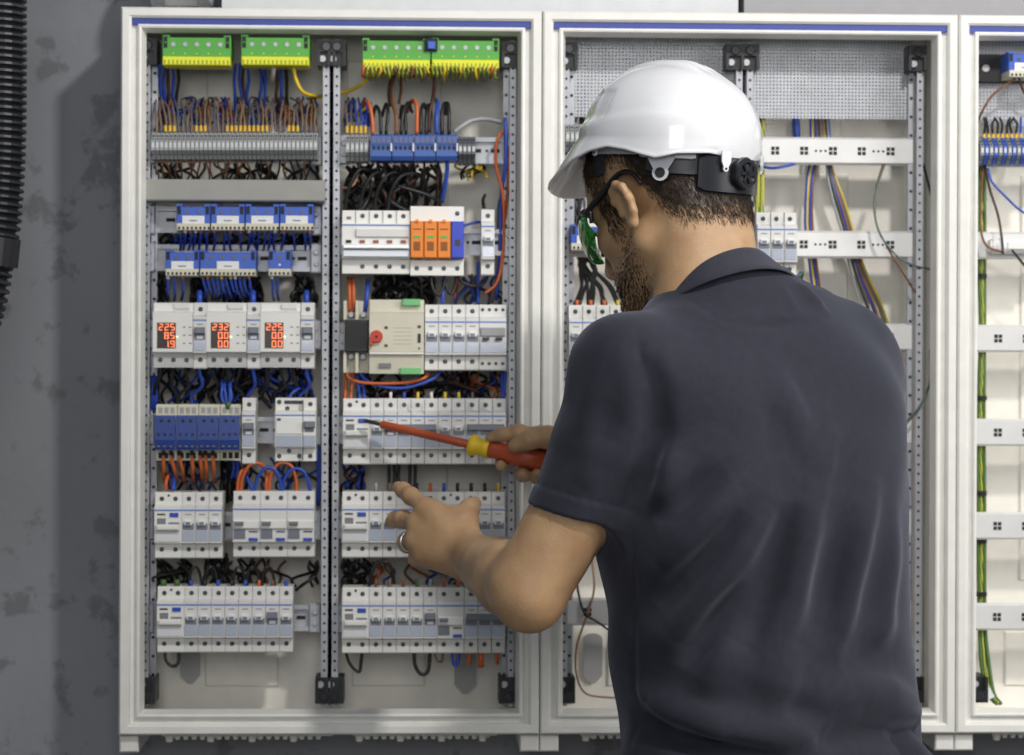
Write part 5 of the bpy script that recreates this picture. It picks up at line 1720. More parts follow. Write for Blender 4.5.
# nails
M_NAIL = mat('nail', srgb(214, 176, 156), .3)
def nail(p, d, n, w=.0058):
    p, d, n = A3(p), A3(d), A3(n)
    d /= np.linalg.norm(d); n -= d*(n @ d); n /= np.linalg.norm(n); s = np.cross(d, n)
    vs = []; N = 7; Mx = 6
    for i in range(N):
        for j in range(Mx):
            u = i/(N-1)*2-1; v = j/(Mx-1)
            ww = w*(1-.25*abs(v-.45)*2)
            vs.append(p+s*u*ww+d*(v-.5)*.0115-n*(u*u*.0022)-n*max(0, v-.75)*.001)
    fs = [(i*Mx+j, (i+1)*Mx+j, (i+1)*Mx+j+1, i*Mx+j+1) for i in range(N-1) for j in range(Mx-1)]
    pbuild(MB().add(vs, fs), 'fingernail', M_NAIL)
cdir = A3(-fwd)
nail(J(400.5, 488, -.3275)+A3([-.001, -.0062, .0048]), J(398.5, 487.5, -.320)-J(411, 496, -.358), np.array([-.1, -.8, .6]))
nail(J(393.3, 519.8, -.316)+A3([-.003, -.0062, .0045]), J(391.5, 521.5, -.308)-J(403, 519, -.350), np.array([-.4, -.75, .5]))
nail(J(519, 444.2, -.2845)+A3([0, -.0085, .0028]), J(515, 445.5, -.284)-J(529, 440, -.286), np.array([0, -.95, .3]), .0066)

# finger ring
ctr = (LM['r']*.42+J(406, 541.5, -.355)*.58)
ax_ = J(406, 541.5, -.355)-LM['r']; ax_ /= np.linalg.norm(ax_)
u_ = np.cross(ax_, [0, 0, 1]); u_ /= np.linalg.norm(u_); v_ = np.cross(ax_, u_)
pts = [Vector(ctr+(u_*math.cos(2*math.pi*i/28)+v_*math.sin(2*math.pi*i/28))*.0116) for i in range(29)]
ringo = pbuild(MB().tube(pts, .0017, 8, caps=False), 'finger_ring', mat('silver_ring', srgb(220, 220, 216), .2, metal=.9))
ringo['label'] = 'pale metal ring on the bare hand'

# eyes
for s in (-1, 1):
    e = Vol(H(.031*s, .080, .002)-.016, H(.031*s, .080, .002)+.016, .0012)
    e.ell(H(.031*s, .080, .002), (.0118,)*3, HM, k=0)
    V, F = e.polygonise()
    eo = part('eyeball', V, F, mat('eye_white', srgb(226, 222, 214), .15, coat=.6))
    mbp = []
    for i in range(20): mbp.append(H(.031*s+.0052*math.cos(i*math.pi/10), .0912, .001+.0052*math.sin(i*math.pi/10)))
    mbp.append(H(.031*s, .0922, .001))
    pbuild(MB().add(mbp, [(i, (i+1) % 20, 20) for i in range(20)]), 'iris', mat('iris_brown', srgb(74, 50, 32), .2), eo)
    bv = [H(s*(.012+.036*t), .094-.012*t*t+.002, .022+.006*math.sin(t*2.6)) for t in np.linspace(0, 1, 9)]
    pbuild(MB().tube([Vector(p) for p in bv], .0034, 6, r1=.002), 'eyebrow', mat('hair_dark', srgb(46, 36, 30), .6))
lp = [H(x, .0995-.18*x*x*30*.2, -.0625+.001*math.cos(x*160)) for x in np.linspace(-.022, .022, 11)]
pbuild(MB().tube([Vector(p) for p in lp], .0026, 6), 'lips', mat('lip_skin', srgb(168, 104, 92), .4))

# ------------------------------------------------------------------ hair and beard: short strands grown from the skin
M_HAIR = mat('hair_dark', srgb(46, 36, 30), .6)
M_HAIRB = mat('hair_brown', srgb(58, 46, 38), .45, var=.35, scale=160)
local = (BV-HC) @ HM
tri_n = np.zeros_like(BV)
e1 = BV[BF[:, 1]]-BV[BF[:, 0]]; e2 = BV[BF[:, 3]]-BV[BF[:, 0]]
fnm = np.cross(e1, e2)
for k in range(4): np.add.at(tri_n, BF[:, k], fnm)
tri_n /= np.maximum(np.linalg.norm(tri_n, axis=1, keepdims=True), 1e-9)
head_v = (np.abs(local[:, 0]) < .10) & (np.abs(local[:, 1]) < .13) & (local[:, 2] > -.14) & (local[:, 2] < .15)


def hairline(y):
    return np.interp(y, [-.13, -.085, -.060, -.040, -.026, -.018, -.004, .016, .024, .030, .046, .056, .075, .12], [-.070, -.068, -.060, -.040, -.012, .020, .044, .046, .030, -.034, -.034, .034, .078, .085])


lx, ly, lz = local.T
is_ear = (np.abs(lx) > .0765) & (np.abs(ly) < .03) & (np.abs(lz) < .045)
hair_w = np.clip((lz-hairline(ly))/.024+.15, 0, 1)*head_v*(~is_ear)
jaw = np.interp(ly, [-.01, .02, .05, .07, .12], [-.028, -.030, -.040, -.040, -.040])
beard_w = np.clip((jaw-lz)/.030, 0, 1)*np.clip((ly-.002)/.03, 0, 1)*np.clip((lz+.128)/.012, 0, 1)*head_v
beard_w = np.maximum(beard_w, np.clip(1-np.abs(ly-.036)/.012, 0, 1)*((lz < -.02) & (lz > -.06))*.8*head_v)
beard_w *= ~((np.abs(lx) < .022) & (lz > -.073) & (lz < -.052) & (ly > .08))


def strands(w, n, length, rad, lay, name, material, comb):
    prob = w/w.sum()
    idx = np.random.choice(len(BV), n, p=prob)
    vs = []; fs = []
    for c, i in enumerate(idx):
        p = BV[i]+np.random.normal(0, .0012, 3)
        nn = tri_n[i]
        cd = HM @ (np.array(comb(local[i]))+np.random.normal(0, .22, 3))
        cd = cd-nn*(cd @ nn); cd /= max(np.linalg.norm(cd), 1e-6)
        L = length*(0.5+.5*w[i])*random.uniform(.65, 1.2)
        d1 = nn*(1-lay)+cd*lay; d1 /= np.linalg.norm(d1)
        d2 = nn*(1-lay)*.35+cd*lay; d2 /= np.linalg.norm(d2)
        b = np.cross(d1, nn); b /= max(np.linalg.norm(b), 1e-6)
        q = np.cross(b, d1)
        p0 = p-nn*.0015
        m1 = p0+d1*L*.55; tip = m1+d2*L*.5
        k = len(vs)
        for (cpt, r) in ((p0, rad), (m1, rad*.8)):
            vs += [cpt+b*r, cpt-b*r*.5+q*r*.87, cpt-b*r*.5-q*r*.87]
        vs.append(tip)
        fs += [(k, k+1, k+4, k+3), (k+1, k+2, k+5, k+4), (k+2, k, k+3, k+5), (k+3, k+4, k+6), (k+4, k+5, k+6), (k+5, k+3, k+6)]
    mb = MB(); mb.v = [tuple(v-P0) for v in vs]; mb.f = fs
    o = mb.build(name, material, person, smooth=True, fix=False)
    return o


def hair_comb(l):
    return (l[0]*2, -.6 if l[1] > -.05 else -.15, -1.0)
# close cap of hair on the scalp, then strands over it
keep = ((hair_w > .999) & ((ly < .004) | (lz > .05)))[BF].all(1)
ci, inv = np.unique(BF[keep], return_inverse=True)
hair = part('hair', BV[ci]+tri_n[ci]*.0009, inv.reshape(-1, 4), M_HAIRB)
strands(hair_w, 34000, .0120, .00030, .70, 'hair_strands', M_HAIRB, hair_comb)['kind'] = 'stuff'
strands(beard_w, 9000, .0060, .00026, .60, 'beard', M_HAIR, lambda l: (l[0], .2, -1.0))['kind'] = 'stuff'
# ------------------------------------------------------------------ polo shirt
def cloth_material(name, col, sheen=.35, fine=1400):
    m = bpy.data.materials.new(name)
    m.use_nodes = True
    nt = m.node_tree; b = nt.nodes['Principled BSDF']
    b.inputs['Roughness'].default_value = .82
    b.inputs['Specular IOR Level'].default_value = .25
    b.inputs['Sheen Weight'].default_value = sheen
    b.inputs['Sheen Roughness'].default_value = .45
    b.inputs['Sheen Tint'].default_value = (.75, .8, 1, 1)
    tc = nt.nodes.new('ShaderNodeTexCoord')
    n = nt.nodes.new('ShaderNodeTexNoise'); n.inputs['Scale'].default_value = 90; n.inputs['Detail'].default_value = 8; n.inputs['Roughness'].default_value = .7
    nt.links.new(tc.outputs['Object'], n.inputs['Vector'])
    r = nt.nodes.new('ShaderNodeValToRGB')
    r.color_ramp.elements[0].position = .3; r.color_ramp.elements[0].color = tuple(c*.86 for c in col)+(1,)
    r.color_ramp.elements[1].position = .7; r.color_ramp.elements[1].color = tuple(c*1.14 for c in col)+(1,)
    nt.links.new(n.outputs['Fac'], r.inputs['Fac']); nt.links.new(r.outputs['Color'], b.inputs['Base Color'])
    v = nt.nodes.new('ShaderNodeTexNoise'); v.inputs['Scale'].default_value = fine; v.inputs['Detail'].default_value = 2
    nt.links.new(tc.outputs['Object'], v.inputs['Vector'])
    bp = nt.nodes.new('ShaderNodeBump'); bp.inputs['Strength'].default_value = .35; bp.inputs['Distance'].default_value = .0012
    nt.links.new(v.outputs['Fac'], bp.inputs['Height']); nt.links.new(bp.outputs['Normal'], b.inputs['Normal'])
    return m


M_SHIRT = cloth_material('polo_cotton', srgb(38, 40, 50), .2)
M_TROUSER = cloth_material('trouser_cloth', srgb(33, 35, 44), .2)

sh = Vol([W(515, 400, -.75).x, -.87, .955], [W(925, 400, -.45).x, -.26, 1.66], .0030)
# sleeves
axl = (CUFF_L-SH_L); axl /= np.linalg.norm(axl)
sh.chain([SH_L, SH_L*.5+CUFF_L*.5, CUFF_L+axl*.03], [.0560, .0535, .0500], k=.03)
RC = SH_R*.32+EL_R*.68
axr = (RC-SH_R); axr /= np.linalg.norm(axr)
sh.chain([SH_R, SH_R*.5+RC*.5, RC+axr*.03], [.0585, .0560, .0520], k=.04)

# sleeve ends: cut square to the arm, with a doubled hem and an opening around the arm
def cut(c, ax):
    def fn(X): return (X-c) @ ax
    return fn
def in_sleeve(X, c, ax, r):
    t = (X-c) @ ax
    d = np.linalg.norm(X-c-t[..., None]*ax, axis=-1)
    return t, d
def sleeve_end(c, ax, r, hem):
    def f(X):
        t, d = in_sleeve(X, c, ax, r)
        near = (d < r+.03) & (t > -.06)
        band = np.where(near & (t > -hem) & (t < .004), -.0013, 0)
        groove = np.where(near & (np.abs(t+hem) < .0022), .0012, 0)
        return band+groove
    sh.put(f, c-.12, c+.12, 0, 'add')
    def f2(X):
        t, d = in_sleeve(X, c, ax, r)
        return np.where((t > -.02) & (d < r+.05), np.maximum(-t, d-(r+.045)), .05)
    sh.put(f2, c-.14, c+.14, 0, 's')
    def f3(X):
        t, d = in_sleeve(X, c, ax, r)
        return np.maximum(d-(r-.0058), -(t+.024))
    sh.put(f3, c-.1, c+.1, 0, 's')
axc = axl*.97+np.array([.12, 0, .02]); axc /= np.linalg.norm(axc)
sleeve_end(CUFF_L+axl*.004, axc, .0505, .022)
sleeve_end(RC-axr*.01, axr, .0525, .022)
fn, lo, hi = torso_fn(0)
sh.put(fn, lo, hi, .03)
# shoulders
sh.cap(J(752, 342, YC+.015), SH_R, .060, .0585, k=.045)
sh.cap(J(772, 334, YC+.02), J(830, 350, -.51), .062, .058, k=.04)
sh.cap(J(708, 348, YC-.01), SH_L, .060, .0560, k=.045)
sh.cap(J(735, 322, YC+.01), J(726, 352, YC), .062, .085, k=.05)
sh.cap(J(820, 410, -.60), J(800, 500, -.62), .075, .085, k=.08)          # shoulder blades
sh.cap(J(700, 420, -.66), J(706, 500, -.66), .075, .085, k=.08)
hp = lambda pts: [q for q in (sh.hit(x, y) for x, y in pts) if q is not None]
def fold(pts, amp, w):
    p = hp(pts)
    if len(p) > 1: FOLDS.append((p, amp, w))
FOLDS = []
# long folds falling from the shoulder blades
fold([(820, 470), (808, 510), (799, 555), (790, 600), (776, 640), (764, 672)], .0085, .013)
fold([(790, 500), (780, 550), (762, 600), (744, 640)], -.0060, .017)
fold([(873, 490), (862, 530), (853, 570), (845, 610), (838, 640)], .0070, .012)
fold([(850, 500), (838, 550), (826, 600), (818, 650)], -.0050, .016)
fold([(895, 520), (890, 570), (886, 620), (880, 650)], .0040, .014)
# diagonal folds from the right shoulder blade to the belly
fold([(770, 505), (742, 545), (708, 590), (672, 636)], .0065, .014)
fold([(748, 512), (722, 545), (690, 580), (660, 612)], -.0070, .013)
fold([(740, 486), (714, 512), (686, 540), (660, 566)], .0055, .013)
fold([(742, 580), (722, 612), (700, 650), (690, 672)], -.0060, .013)
fold([(735, 640), (716, 668), (704, 700)], .0050, .014)
fold([(726, 470), (700, 490), (676, 508), (652, 520)], -.0050, .012)
# bunching over the hem
fold([(648, 700), (680, 716), (720, 728), (770, 738), (820, 742)], .0100, .015)
fold([(640, 716), (680, 734), (730, 746), (800, 752)], -.0080, .012)
fold([(842, 672), (866, 660), (895, 664), (918, 686)], -.0050, .020)
fold([(830, 700), (860, 690), (890, 694), (918, 712)], .0080, .015)
fold([(790, 640), (780, 680), (788, 712)], .0060, .018)
fold([(800, 745), (850, 738), (890, 736), (920, 730)], -.0080, .010)
fold([(770, 690), (800, 712), (830, 722)], -.0050, .014)
# upper back
fold([(778, 372), (790, 400), (800, 430), (806, 460)], .0040, .012)
fold([(828, 420), (824, 450), (818, 480)], .0045, .011)
fold([(755, 380), (768, 420), (775, 460)], -.0030, .014)
fold([(782, 286), (788, 300), (796, 316)], .0030, .006)
fold([(800, 284), (812, 298), (824, 308)], .0035, .007)
fold([(770, 290), (776, 304), (780, 318)], -.0025, .006)
# sleeve and armpit
fold([(642, 352), (654, 390), (656, 430), (646, 470), (630, 505)], -.0080, .011)
fold([(600, 360), (588, 400), (580, 440)], .0030, .015)
fold([(618, 400), (604, 440), (596, 475)], -.0030, .012)
fold([(612, 440), (596, 466), (582, 490)], .0040, .010)
fold([(660, 440), (668, 480), (664, 520)], .0050, .014)
fold([(632, 530), (634, 580), (634, 640), (633, 690), (640, 712), (632, 748)], -.0025, .0045)        # side seam
for p, a_, w_ in FOLDS: sh.ridge(p, a_*(2.6 if abs(a_) > .0032 else 1.4 if abs(a_) > .0026 else 1), w_*(1.3 if abs(a_) > .0032 else 1))
seam = hp([(640, 316), (636, 332), (639, 352), (648, 380), (652, 400)])
if len(seam) > 1: sh.ridge(seam, -.0022, .004)
yoke = hp([(690, 302), (716, 318), (745, 326), (775, 328), (800, 322), (822, 306)])
sh.ridge(yoke, -.0022, .0038)
# fine irregular drape
def drape(X):
    x, y, z = X[..., 0], X[..., 1], X[..., 2]
    l = x*T_R[0]+y*T_R[1]; f = x*T_F[0]+y*T_F[1]
    low = np.clip((1.40-z)/.2, 0, 1)
    return low*.0022*np.sin(64*l+22*f+5*np.sin(6.5*z)+2.0*np.sin(17*z))*np.clip(.6+.6*np.sin(7*z+9*l), 0, 1)+.0012*np.sin(31*x+17*z+3*np.sin(9*y))*np.sin(23*z-12*x)+.0008*np.sin(57*z+21*x+13*y)
sh.put(drape, [-9]*3, [9]*3, 0, 'add')

# raised neckline under the collar
CC = J(713, 294, -.584); CT = head_frame(40, 26)
def neckring(X):
    q = (X-CC) @ CT
    rad = np.hypot(q[..., 0], q[..., 1])
    bk = np.clip(-q[..., 1]/np.maximum(rad, 1e-6), 0, 1)
    return np.maximum(rad-(.0630+.0180*np.minimum(1, bk*1.4)), np.abs(q[..., 2]+.036)-.030)
sh.put(neckring, CC-.11, CC+.09, .02)
# neck opening
sh.cap(J(708, 262, -.575), J(718, 322, -.585), .064, .066, k=0, op='s')
# hem: the shirt is open below
zh = J(770, 754, YC)[2]
def hemcut(X): return X[..., 2]-(zh+.004*np.sin(18*X[..., 0])+.0025*np.sin(41*X[..., 0]+9*X[..., 1]))
sh.put(lambda X: -hemcut(X), [-9, -9, .9], [9, 9, 1.05], 0, 'i')
SV, SF = sh.polygonise()
shirt = part('polo_shirt', SV, SF, M_SHIRT)

# collar: a stand folded over, open at the front
def collar():
    c = J(713, 294, -.584)
    n = 64
    vs = []; fs = []
    tilt = head_frame(40, 26)
    prof = [(.0655, -.016), (.0635, -.002), (.0628, .012), (.0640, .0185), (.0665, .0205), (.0695, .0185), (.0745, .006), (.0815, -.008), (.0870, -.0175), (.0855, -.0190), (.0785, -.008), (.0715, .004), (.068, .010)]
    m = len(prof)
    for i in range(n+1):
        a = math.pi*2*(i/n)*.955+math.radians(90+8)          # gap at the front
        ca, sa = math.cos(a), math.sin(a)
        back = max(0, -sa)
        for (r, z) in prof:
            fall = z if z > 0 else z*(1.0+.15*back)
            wob = 1+.010*math.sin(5*a+z*90)
            r = r if r < .072 else .072+(r-.072)*(.72+.68*min(1, back*1.5))
            rr = r*wob+.003*back
            vs.append(c+tilt @ np.array([rr*ca*1.03, rr*sa*.98, fall+.004*back]))
    for i in range(n):
        for j in range(m):
            j2 = (j+1) % m
            fs.append((i*m+j, (i+1)*m+j, (i+1)*m+j2, i*m+j2))
    fs.append(tuple(range(m))); fs.append(tuple(n*m+j for j in range(m))[::-1])
    return pbuild(MB().add(vs, fs), 'collar', cloth_material('collar_rib', srgb(41, 43, 53), .25, 900))
col = collar()
ss = col.modifiers.new('smooth', 'SUBSURF'); ss.levels = 1; ss.render_levels = 1

# ------------------------------------------------------------------ trousers, belt line and shoes
tr = Vol([W(560, 700, -.8).x, -.95, .03], [W(985, 700, -.4).x, -.28, 1.05], .0055)
pc = J(780, 800, YC)
tr.ell(pc+A3([0, 0, -.01]), (.184, .122, .12), TM, k=0)
tr.ell(pc-T_F*.040+A3([.020, 0, -.060]), (.160, .100, .105), TM, k=.04)                  # seat
fw, low_, hiw = torso_fn(.017)
zw_ = J(770, 716, YC)[2]
tr.put(lambda X: np.maximum(fw(X), X[..., 2]-zw_), low_, hiw, .02)
tr.cap(J(905, 772, -.62), J(930, 800, -.60), .030, .036, k=.04)                           # cloth bunched at the pocket
for s in (-1, 1):
    hip = pc+T_R*.095*s+A3([0, 0, -.06]); knee = A3([pc[0], YC, .52])+T_R*.12*s+T_F*.02; ank = A3([pc[0], YC, .085])+T_R*.14*s-T_F*.02
    tr.chain([hip, knee, ank], [.102, .074, .062], k=.04)
def drape2(X):
    x, y, z = X[..., 0], X[..., 1], X[..., 2]
    return .003*np.sin(38*z+11*x)*np.sin(19*x-8*y+4*z)
tr.put(drape2, [-9]*3, [9]*3, 0, 'add')
V, F = tr.polygonise()
part('trousers', V, F, M_TROUSER)
M_SHOE = mat('shoe_leather', srgb(40, 36, 34), .45)
M_SOLE = mat('shoe_sole', srgb(28, 28, 28), .7)
for s in (-1, 1):
    an = A3([pc[0], YC, 0])+T_R*.14*s
    so = Vol(an-.24-A3([0, 0, -.2]), an+A3([.24, .24, .16]), .005)
    so.chain([an-T_F*.055+A3([0, 0, .05]), an+T_F*.06+A3([0, 0, .045]), an+T_F*.155+A3([0, 0, .036])], [.040, .042, .034], k=.03)
    so.cap(an-T_F*.02+A3([0, 0, .05]), an-T_F*.02+A3([0, 0, .11]), .045, .048, k=.02)
    so.put(lambda X: .018-X[..., 2], an-.3, an+.3, 0, 'i')
    V, F = so.polygonise()
    shoe = part('shoe', V, F, M_SHOE)
    so2 = Vol(an-.24-A3([0, 0, -.23]), an+A3([.24, .24, .06]), .005)
    so2.chain([an-T_F*.055+A3([0, 0, .03]), an+T_F*.06+A3([0, 0, .03]), an+T_F*.155+A3([0, 0, .03])], [.044, .046, .038], k=.03)
    so2.put(lambda X: np.maximum(.002-X[..., 2], X[..., 2]-.020), an-.3, an+.3, 0, 'i')
    V, F = so2.polygonise()
    part('sole', V, F, M_SOLE, shoe)
# ------------------------------------------------------------------ helmet
M_HELM = mat('helmet_white', srgb(217, 219, 224), .16, var=.01, coat=.5)
M_TABG = mat('helmet_tab_grey', srgb(186, 190, 198), .35)
M_BAND = mat('headband_black', srgb(44, 47, 56), .38)
M_BANDG = mat('ratchet_black', srgb(34, 36, 42), .28)
GM = head_frame(50, -4)
GC = J(670, 163, -.545)
helm = root('safety_helmet', GC, 'white vented safety helmet worn by the person', 'helmet')
helm.rotation_euler = Matrix(GM.tolist()).to_euler()


def helm_shape():
    NP, ND = 160, 40
    def plan(phi):          # half-size of the shell's edge; phi 0 = front
        c, s = math.cos(phi), math.sin(phi)
        L = .102 if c > 0 else .103
        return 1/((abs(c)/L)**2.25+(abs(s)/.0965)**2.25)**(1/2.25)
    def rimz(phi):          # height of the lower edge
        d = abs((math.degrees(phi)+180) % 360-180)
        return float(np.interp(d, [0, 25, 42, 56, 68, 80, 94, 106, 115, 128, 150, 161, 180], [-.030, -.026, -.016, -.001, .009, .014, .011, .006, .003, .009, .012, .010, -.014]))
    vs = []
    rows = 0
    T = np.concatenate([np.linspace(0, .93, ND), np.linspace(.95, 1.0, 5)])
    Hh = .113
    for t in T:
        for i in range(NP):
            phi = 2*math.pi*i/NP
            R = plan(phi)
            a = t*math.pi/2
            rr = R*math.sin(a)**.94
            z0 = .022
            zz = z0+(Hh-z0)*max(0, math.cos(a))**.92
            x, y = -rr*math.sin(phi), rr*math.cos(phi)
            # ribs over the crown
            rib = sum(math.exp(-((x-q)/.0055)**2) for q in (-.020, 0, .020))
            win = 1/(1+math.exp(-(y+.040)/.006))*1/(1+math.exp((y-.085)/.008))*(1/(1+math.exp((abs(x)-.03)/.004)))
            zz += .0055*rib*win
            # flat oval field low on each side towards the front
            d = math.degrees(phi); d = abs((d+180) % 360-180)
            f = 1/(1+math.exp((abs(d-52)-17)/1.6))*1/(1+math.exp((abs(zz-.060)-.017)/.0014))
            k = 1-.045*f
            # the lower band stands proud of the dome, fading to the back
            band_top = np.interp(d, [0, 40, 75, 100, 125, 150, 180], [.030, .036, .046, .052, .055, .055, .055])
            bw = np.interp(d, [0, 30, 120, 150], [1, 1, .7, 0])
            k += .038*bw/(1+math.exp((zz-band_top)/.0016))
            vs.append((x*k, y*k, zz))
        rows += 1
    # from the edge down to the rim, then the peak
    base = vs[-NP:]
    for q in (.35, .7, 1.0):
        for i in range(NP):
            phi = 2*math.pi*i/NP
            x, y, z = base[i]
            rz = rimz(phi)
            d = abs((math.degrees(phi)+180) % 360-180)
            flare = 1+.018*q
            # peak
            c = max(0, math.cos(phi))
            pk = (c**2.2*.040 if math.cos(phi) > 0 else 0)*q+max(0, -math.cos(phi))**4*.006*q*q
            rr = math.hypot(x, y)
            vs.append((x*flare*(1+pk/rr*.55), y*flare+pk, z+(rz-z)*q-c**4*.012*q))
        rows += 1
    for q in (1,):
        for i in range(NP):
            x, y, z = vs[-NP]
            vs.append((x*1.012, y*1.012, z-.0022))
        rows += 1
    fs = []
    for r in range(rows-1):
        for i in range(NP):
            j = (i+1) % NP
            fs.append((r*NP+i, r*NP+j, (r+1)*NP+j, (r+1)*NP+i))
    return vs, fs


vs, fs = helm_shape()
shell = MB().add(vs, fs).build('shell', M_HELM, helm, smooth=True)
bm = bmesh.new(); bm.from_mesh(shell.data); bmesh.ops.remove_doubles(bm, verts=bm.verts, dist=1e-5); bmesh.ops.recalc_face_normals(bm, faces=bm.faces); bm.to_mesh(shell.data); bm.free()
so = shell.modifiers.new('thickness', 'SOLIDIFY'); so.thickness = .0028; so.offset = -1
def ring_pt(d, rx, ry, z):
    a = math.radians(d)
    return Vector((-rx*math.sin(a), ry*math.cos(a), z))
def strip(d0, d1, rx, ry, z0, z1, th, name, material, parent, n=40, tz=0.0):
    """curved band standing around the head between two bearings (0 = front, 90 = wall side)"""
    vs = []; fs = []
    for i in range(n+1):
        d = d0+(d1-d0)*i/n
        dz = tz*math.cos(math.radians(d))
        e = min(1, min(i, n-i)/(n*.06)) if n > 10 else 1
        zc = (z0+z1)/2; hh = (z1-z0)/2*(.82+.18*e)
        for (r, z) in ((0, zc-hh), (th, zc-hh+.001), (th, zc+hh-.001), (0, zc+hh)):
            vs.append(ring_pt(d, rx+r, ry+r, z+dz))
    for i in range(n):
        for j in range(4):
            j2 = (j+1) % 4
            fs.append((i*4+j, (i+1)*4+j, (i+1)*4+j2, i*4+j2))
    fs += [(0, 1, 2, 3), tuple(n*4+q for q in (3, 2, 1, 0))]
    return MB().add(vs, fs).build(name, material, parent, smooth=False)


hb = strip(102, 258, .0775, .0955, -.016, .012, .0022, 'headband', M_BAND, helm, 80)
strip(60, 104, .0765, .0950, .012, .024, .0018, 'headband_side', M_BAND, hb, 20)
strip(256, 300, .0765, .0950, .012, .024, .0018, 'headband_side', M_BAND, hb, 20)
strip(-64, 64, .0775, .0960, -.022, .014, .0022, 'headband_front', M_BAND, hb, 40)
rear = strip(138, 222, .0805, .0990, -.0300, .0110, .0075, 'ratchet_housing', M_BANDG, hb, 40, tz=.004)
# adjusting knob
def at_bearing(d, rx, ry, z):
    p = ring_pt(d, rx, ry, z); a = math.radians(d)
    nrm = Vector((-math.sin(a)/rx, math.cos(a)/ry, 0)).normalized()
    return p, nrm
def knob():
    p, nr = at_bearing(173, .0880, .1065, -.0105)
    side = Vector((0, 0, 1)).cross(nr); upv = nr.cross(side)
    vs = []; fs = []; N = 40
    rings = [(0.0, .0185), (.006, .0185), (.0085, .0170), (.0085, .0130), (.0060, .0110), (.0060, .0)]
    for (h, r) in rings:
        for i in range(N):
            a = 2*math.pi*i/N
            rr = r*(1-.08*(1+math.cos(6*a))/2) if r > .012 else r
            vs.append(p+nr*h+side*math.cos(a)*rr+upv*math.sin(a)*rr)
    for k in range(len(rings)-1):
        for i in range(N):
            j = (i+1) % N
            fs.append((k*N+i, k*N+j, (k+1)*N+j, (k+1)*N+i))
    o = MB().add(vs, fs).build('adjusting_knob', M_BANDG, hb)
    for q in range(3):
        a = q*math.pi/3
        dv = side*math.cos(a)+upv*math.sin(a); pv = nr.cross(dv)
        vs = []
        for (s, t, h) in [(-1, -1, .006), (1, -1, .006), (1, 1, .006), (-1, 1, .006), (-1, -1, .0088), (1, -1, .0088), (1, 1, .0088), (-1, 1, .0088)]:
            vs.append(p+nr*h+dv*s*.0112+pv*t*.0018)
        c = MB().add(vs, [(0, 1, 2, 3), (4, 5, 6, 7), (0, 1, 5, 4), (1, 2, 6, 5), (2, 3, 7, 6), (3, 0, 4, 7)])
        c.build('knob_grip', M_BANDG, hb)
knob()
# hanging tabs of the shell and the grey side hangers
def tab(d, z0, w, h, material, name, rx=.0965, ry=.1095, ring=False):
    p, nr = at_bearing(d, rx, ry, z0)
    side = Vector((0, 0, 1)).cross(nr).normalized()
    dn = Vector((0, 0, -1))
    out = [(-w, -.012), (w, -.012), (w*.95, 0), (w*.45, h*.6)]
    N = 8
    rr = w*.55
    out += [(rr*math.cos(-.3+(math.pi+.6)*k/N), h*.72+rr*math.sin(-.3+(math.pi+.6)*k/N)) for k in range(N+1)]
    out += [(-w*.45, h*.6), (-w*.95, 0)]
    n = len(out)
    vs = [p+side*x+dn*z+nr*.0012 for x, z in out]+[p+side*x+dn*z-nr*.0012 for x, z in out]
    fs = [tuple(range(n)), tuple(range(n, 2*n))[::-1]]+[(i, (i+1) % n, n+(i+1) % n, n+i) for i in range(n)]
    o = MB().add(vs, fs).build(name, material, helm)
    c = MB().tube([p+dn*h*.72-nr*.0016, p+dn*h*.72+nr*.0020], w*.22 if not ring else rr*.62, 14)
    c.build('tab_hole', M_DARK, o)
    return o
tab(157, .001, .0062, .011, M_HELM, 'shell_tab')
tab(-157, .001, .0062, .011, M_HELM, 'shell_tab')
tab(67, .013, .0062, .012, M_HELM, 'shell_tab')
tab(-67, .013, .0062, .012, M_HELM, 'shell_tab')
for sgn in (1, -1):
    tab(115*sgn, .002, .0170, .0240, M_TABG, 'chin_strap_hanger', .0885, .1, True)
    strip(100*sgn, 138*sgn, .0885, .1, .0010, .0130, .0018, 'hanger_plate', M_TABG, helm, 16)
    strip(52*sgn, 98*sgn, .0835, .0975, .004, .017, .0016, 'cradle_strap', M_TABG, helm, 16)

# ------------------------------------------------------------------ safety glasses
M_GLFR = mat('glasses_black', srgb(22, 23, 27), .3)
def lens_material():
    m = bpy.data.materials.new('green_lens')
    m.use_nodes = True
    nt = m.node_tree; b = nt.nodes['Principled BSDF']
    n = nt.nodes.new('ShaderNodeTexNoise'); n.inputs['Scale'].default_value = 12
    tc = nt.nodes.new('ShaderNodeTexCoord'); nt.links.new(tc.outputs['Object'], n.inputs['Vector'])
    r = nt.nodes.new('ShaderNodeValToRGB')
    r.color_ramp.elements[0].color = srgb(30, 150, 60)+(1,); r.color_ramp.elements[1].color = srgb(70, 175, 60)+(1,)
    nt.links.new(n.outputs['Fac'], r.inputs['Fac']); nt.links.new(r.outputs['Color'], b.inputs['Base Color'])
    b.inputs['Roughness'].default_value = .06; b.inputs['Transmission Weight'].default_value = .55; b.inputs['Coat Weight'].default_value = .8; b.inputs['IOR'].default_value = 1.2
    return m
gl = root('safety_glasses', H(0, .09, .012), 'black safety glasses with green wrap lenses on the face', 'glasses')
gl.rotation_euler = Matrix(HM.tolist()).to_euler()
g0 = Vector((0, .09, .012))
def L_(x, y, z): return Vector((x, y, z))-g0
ML = lens_material()
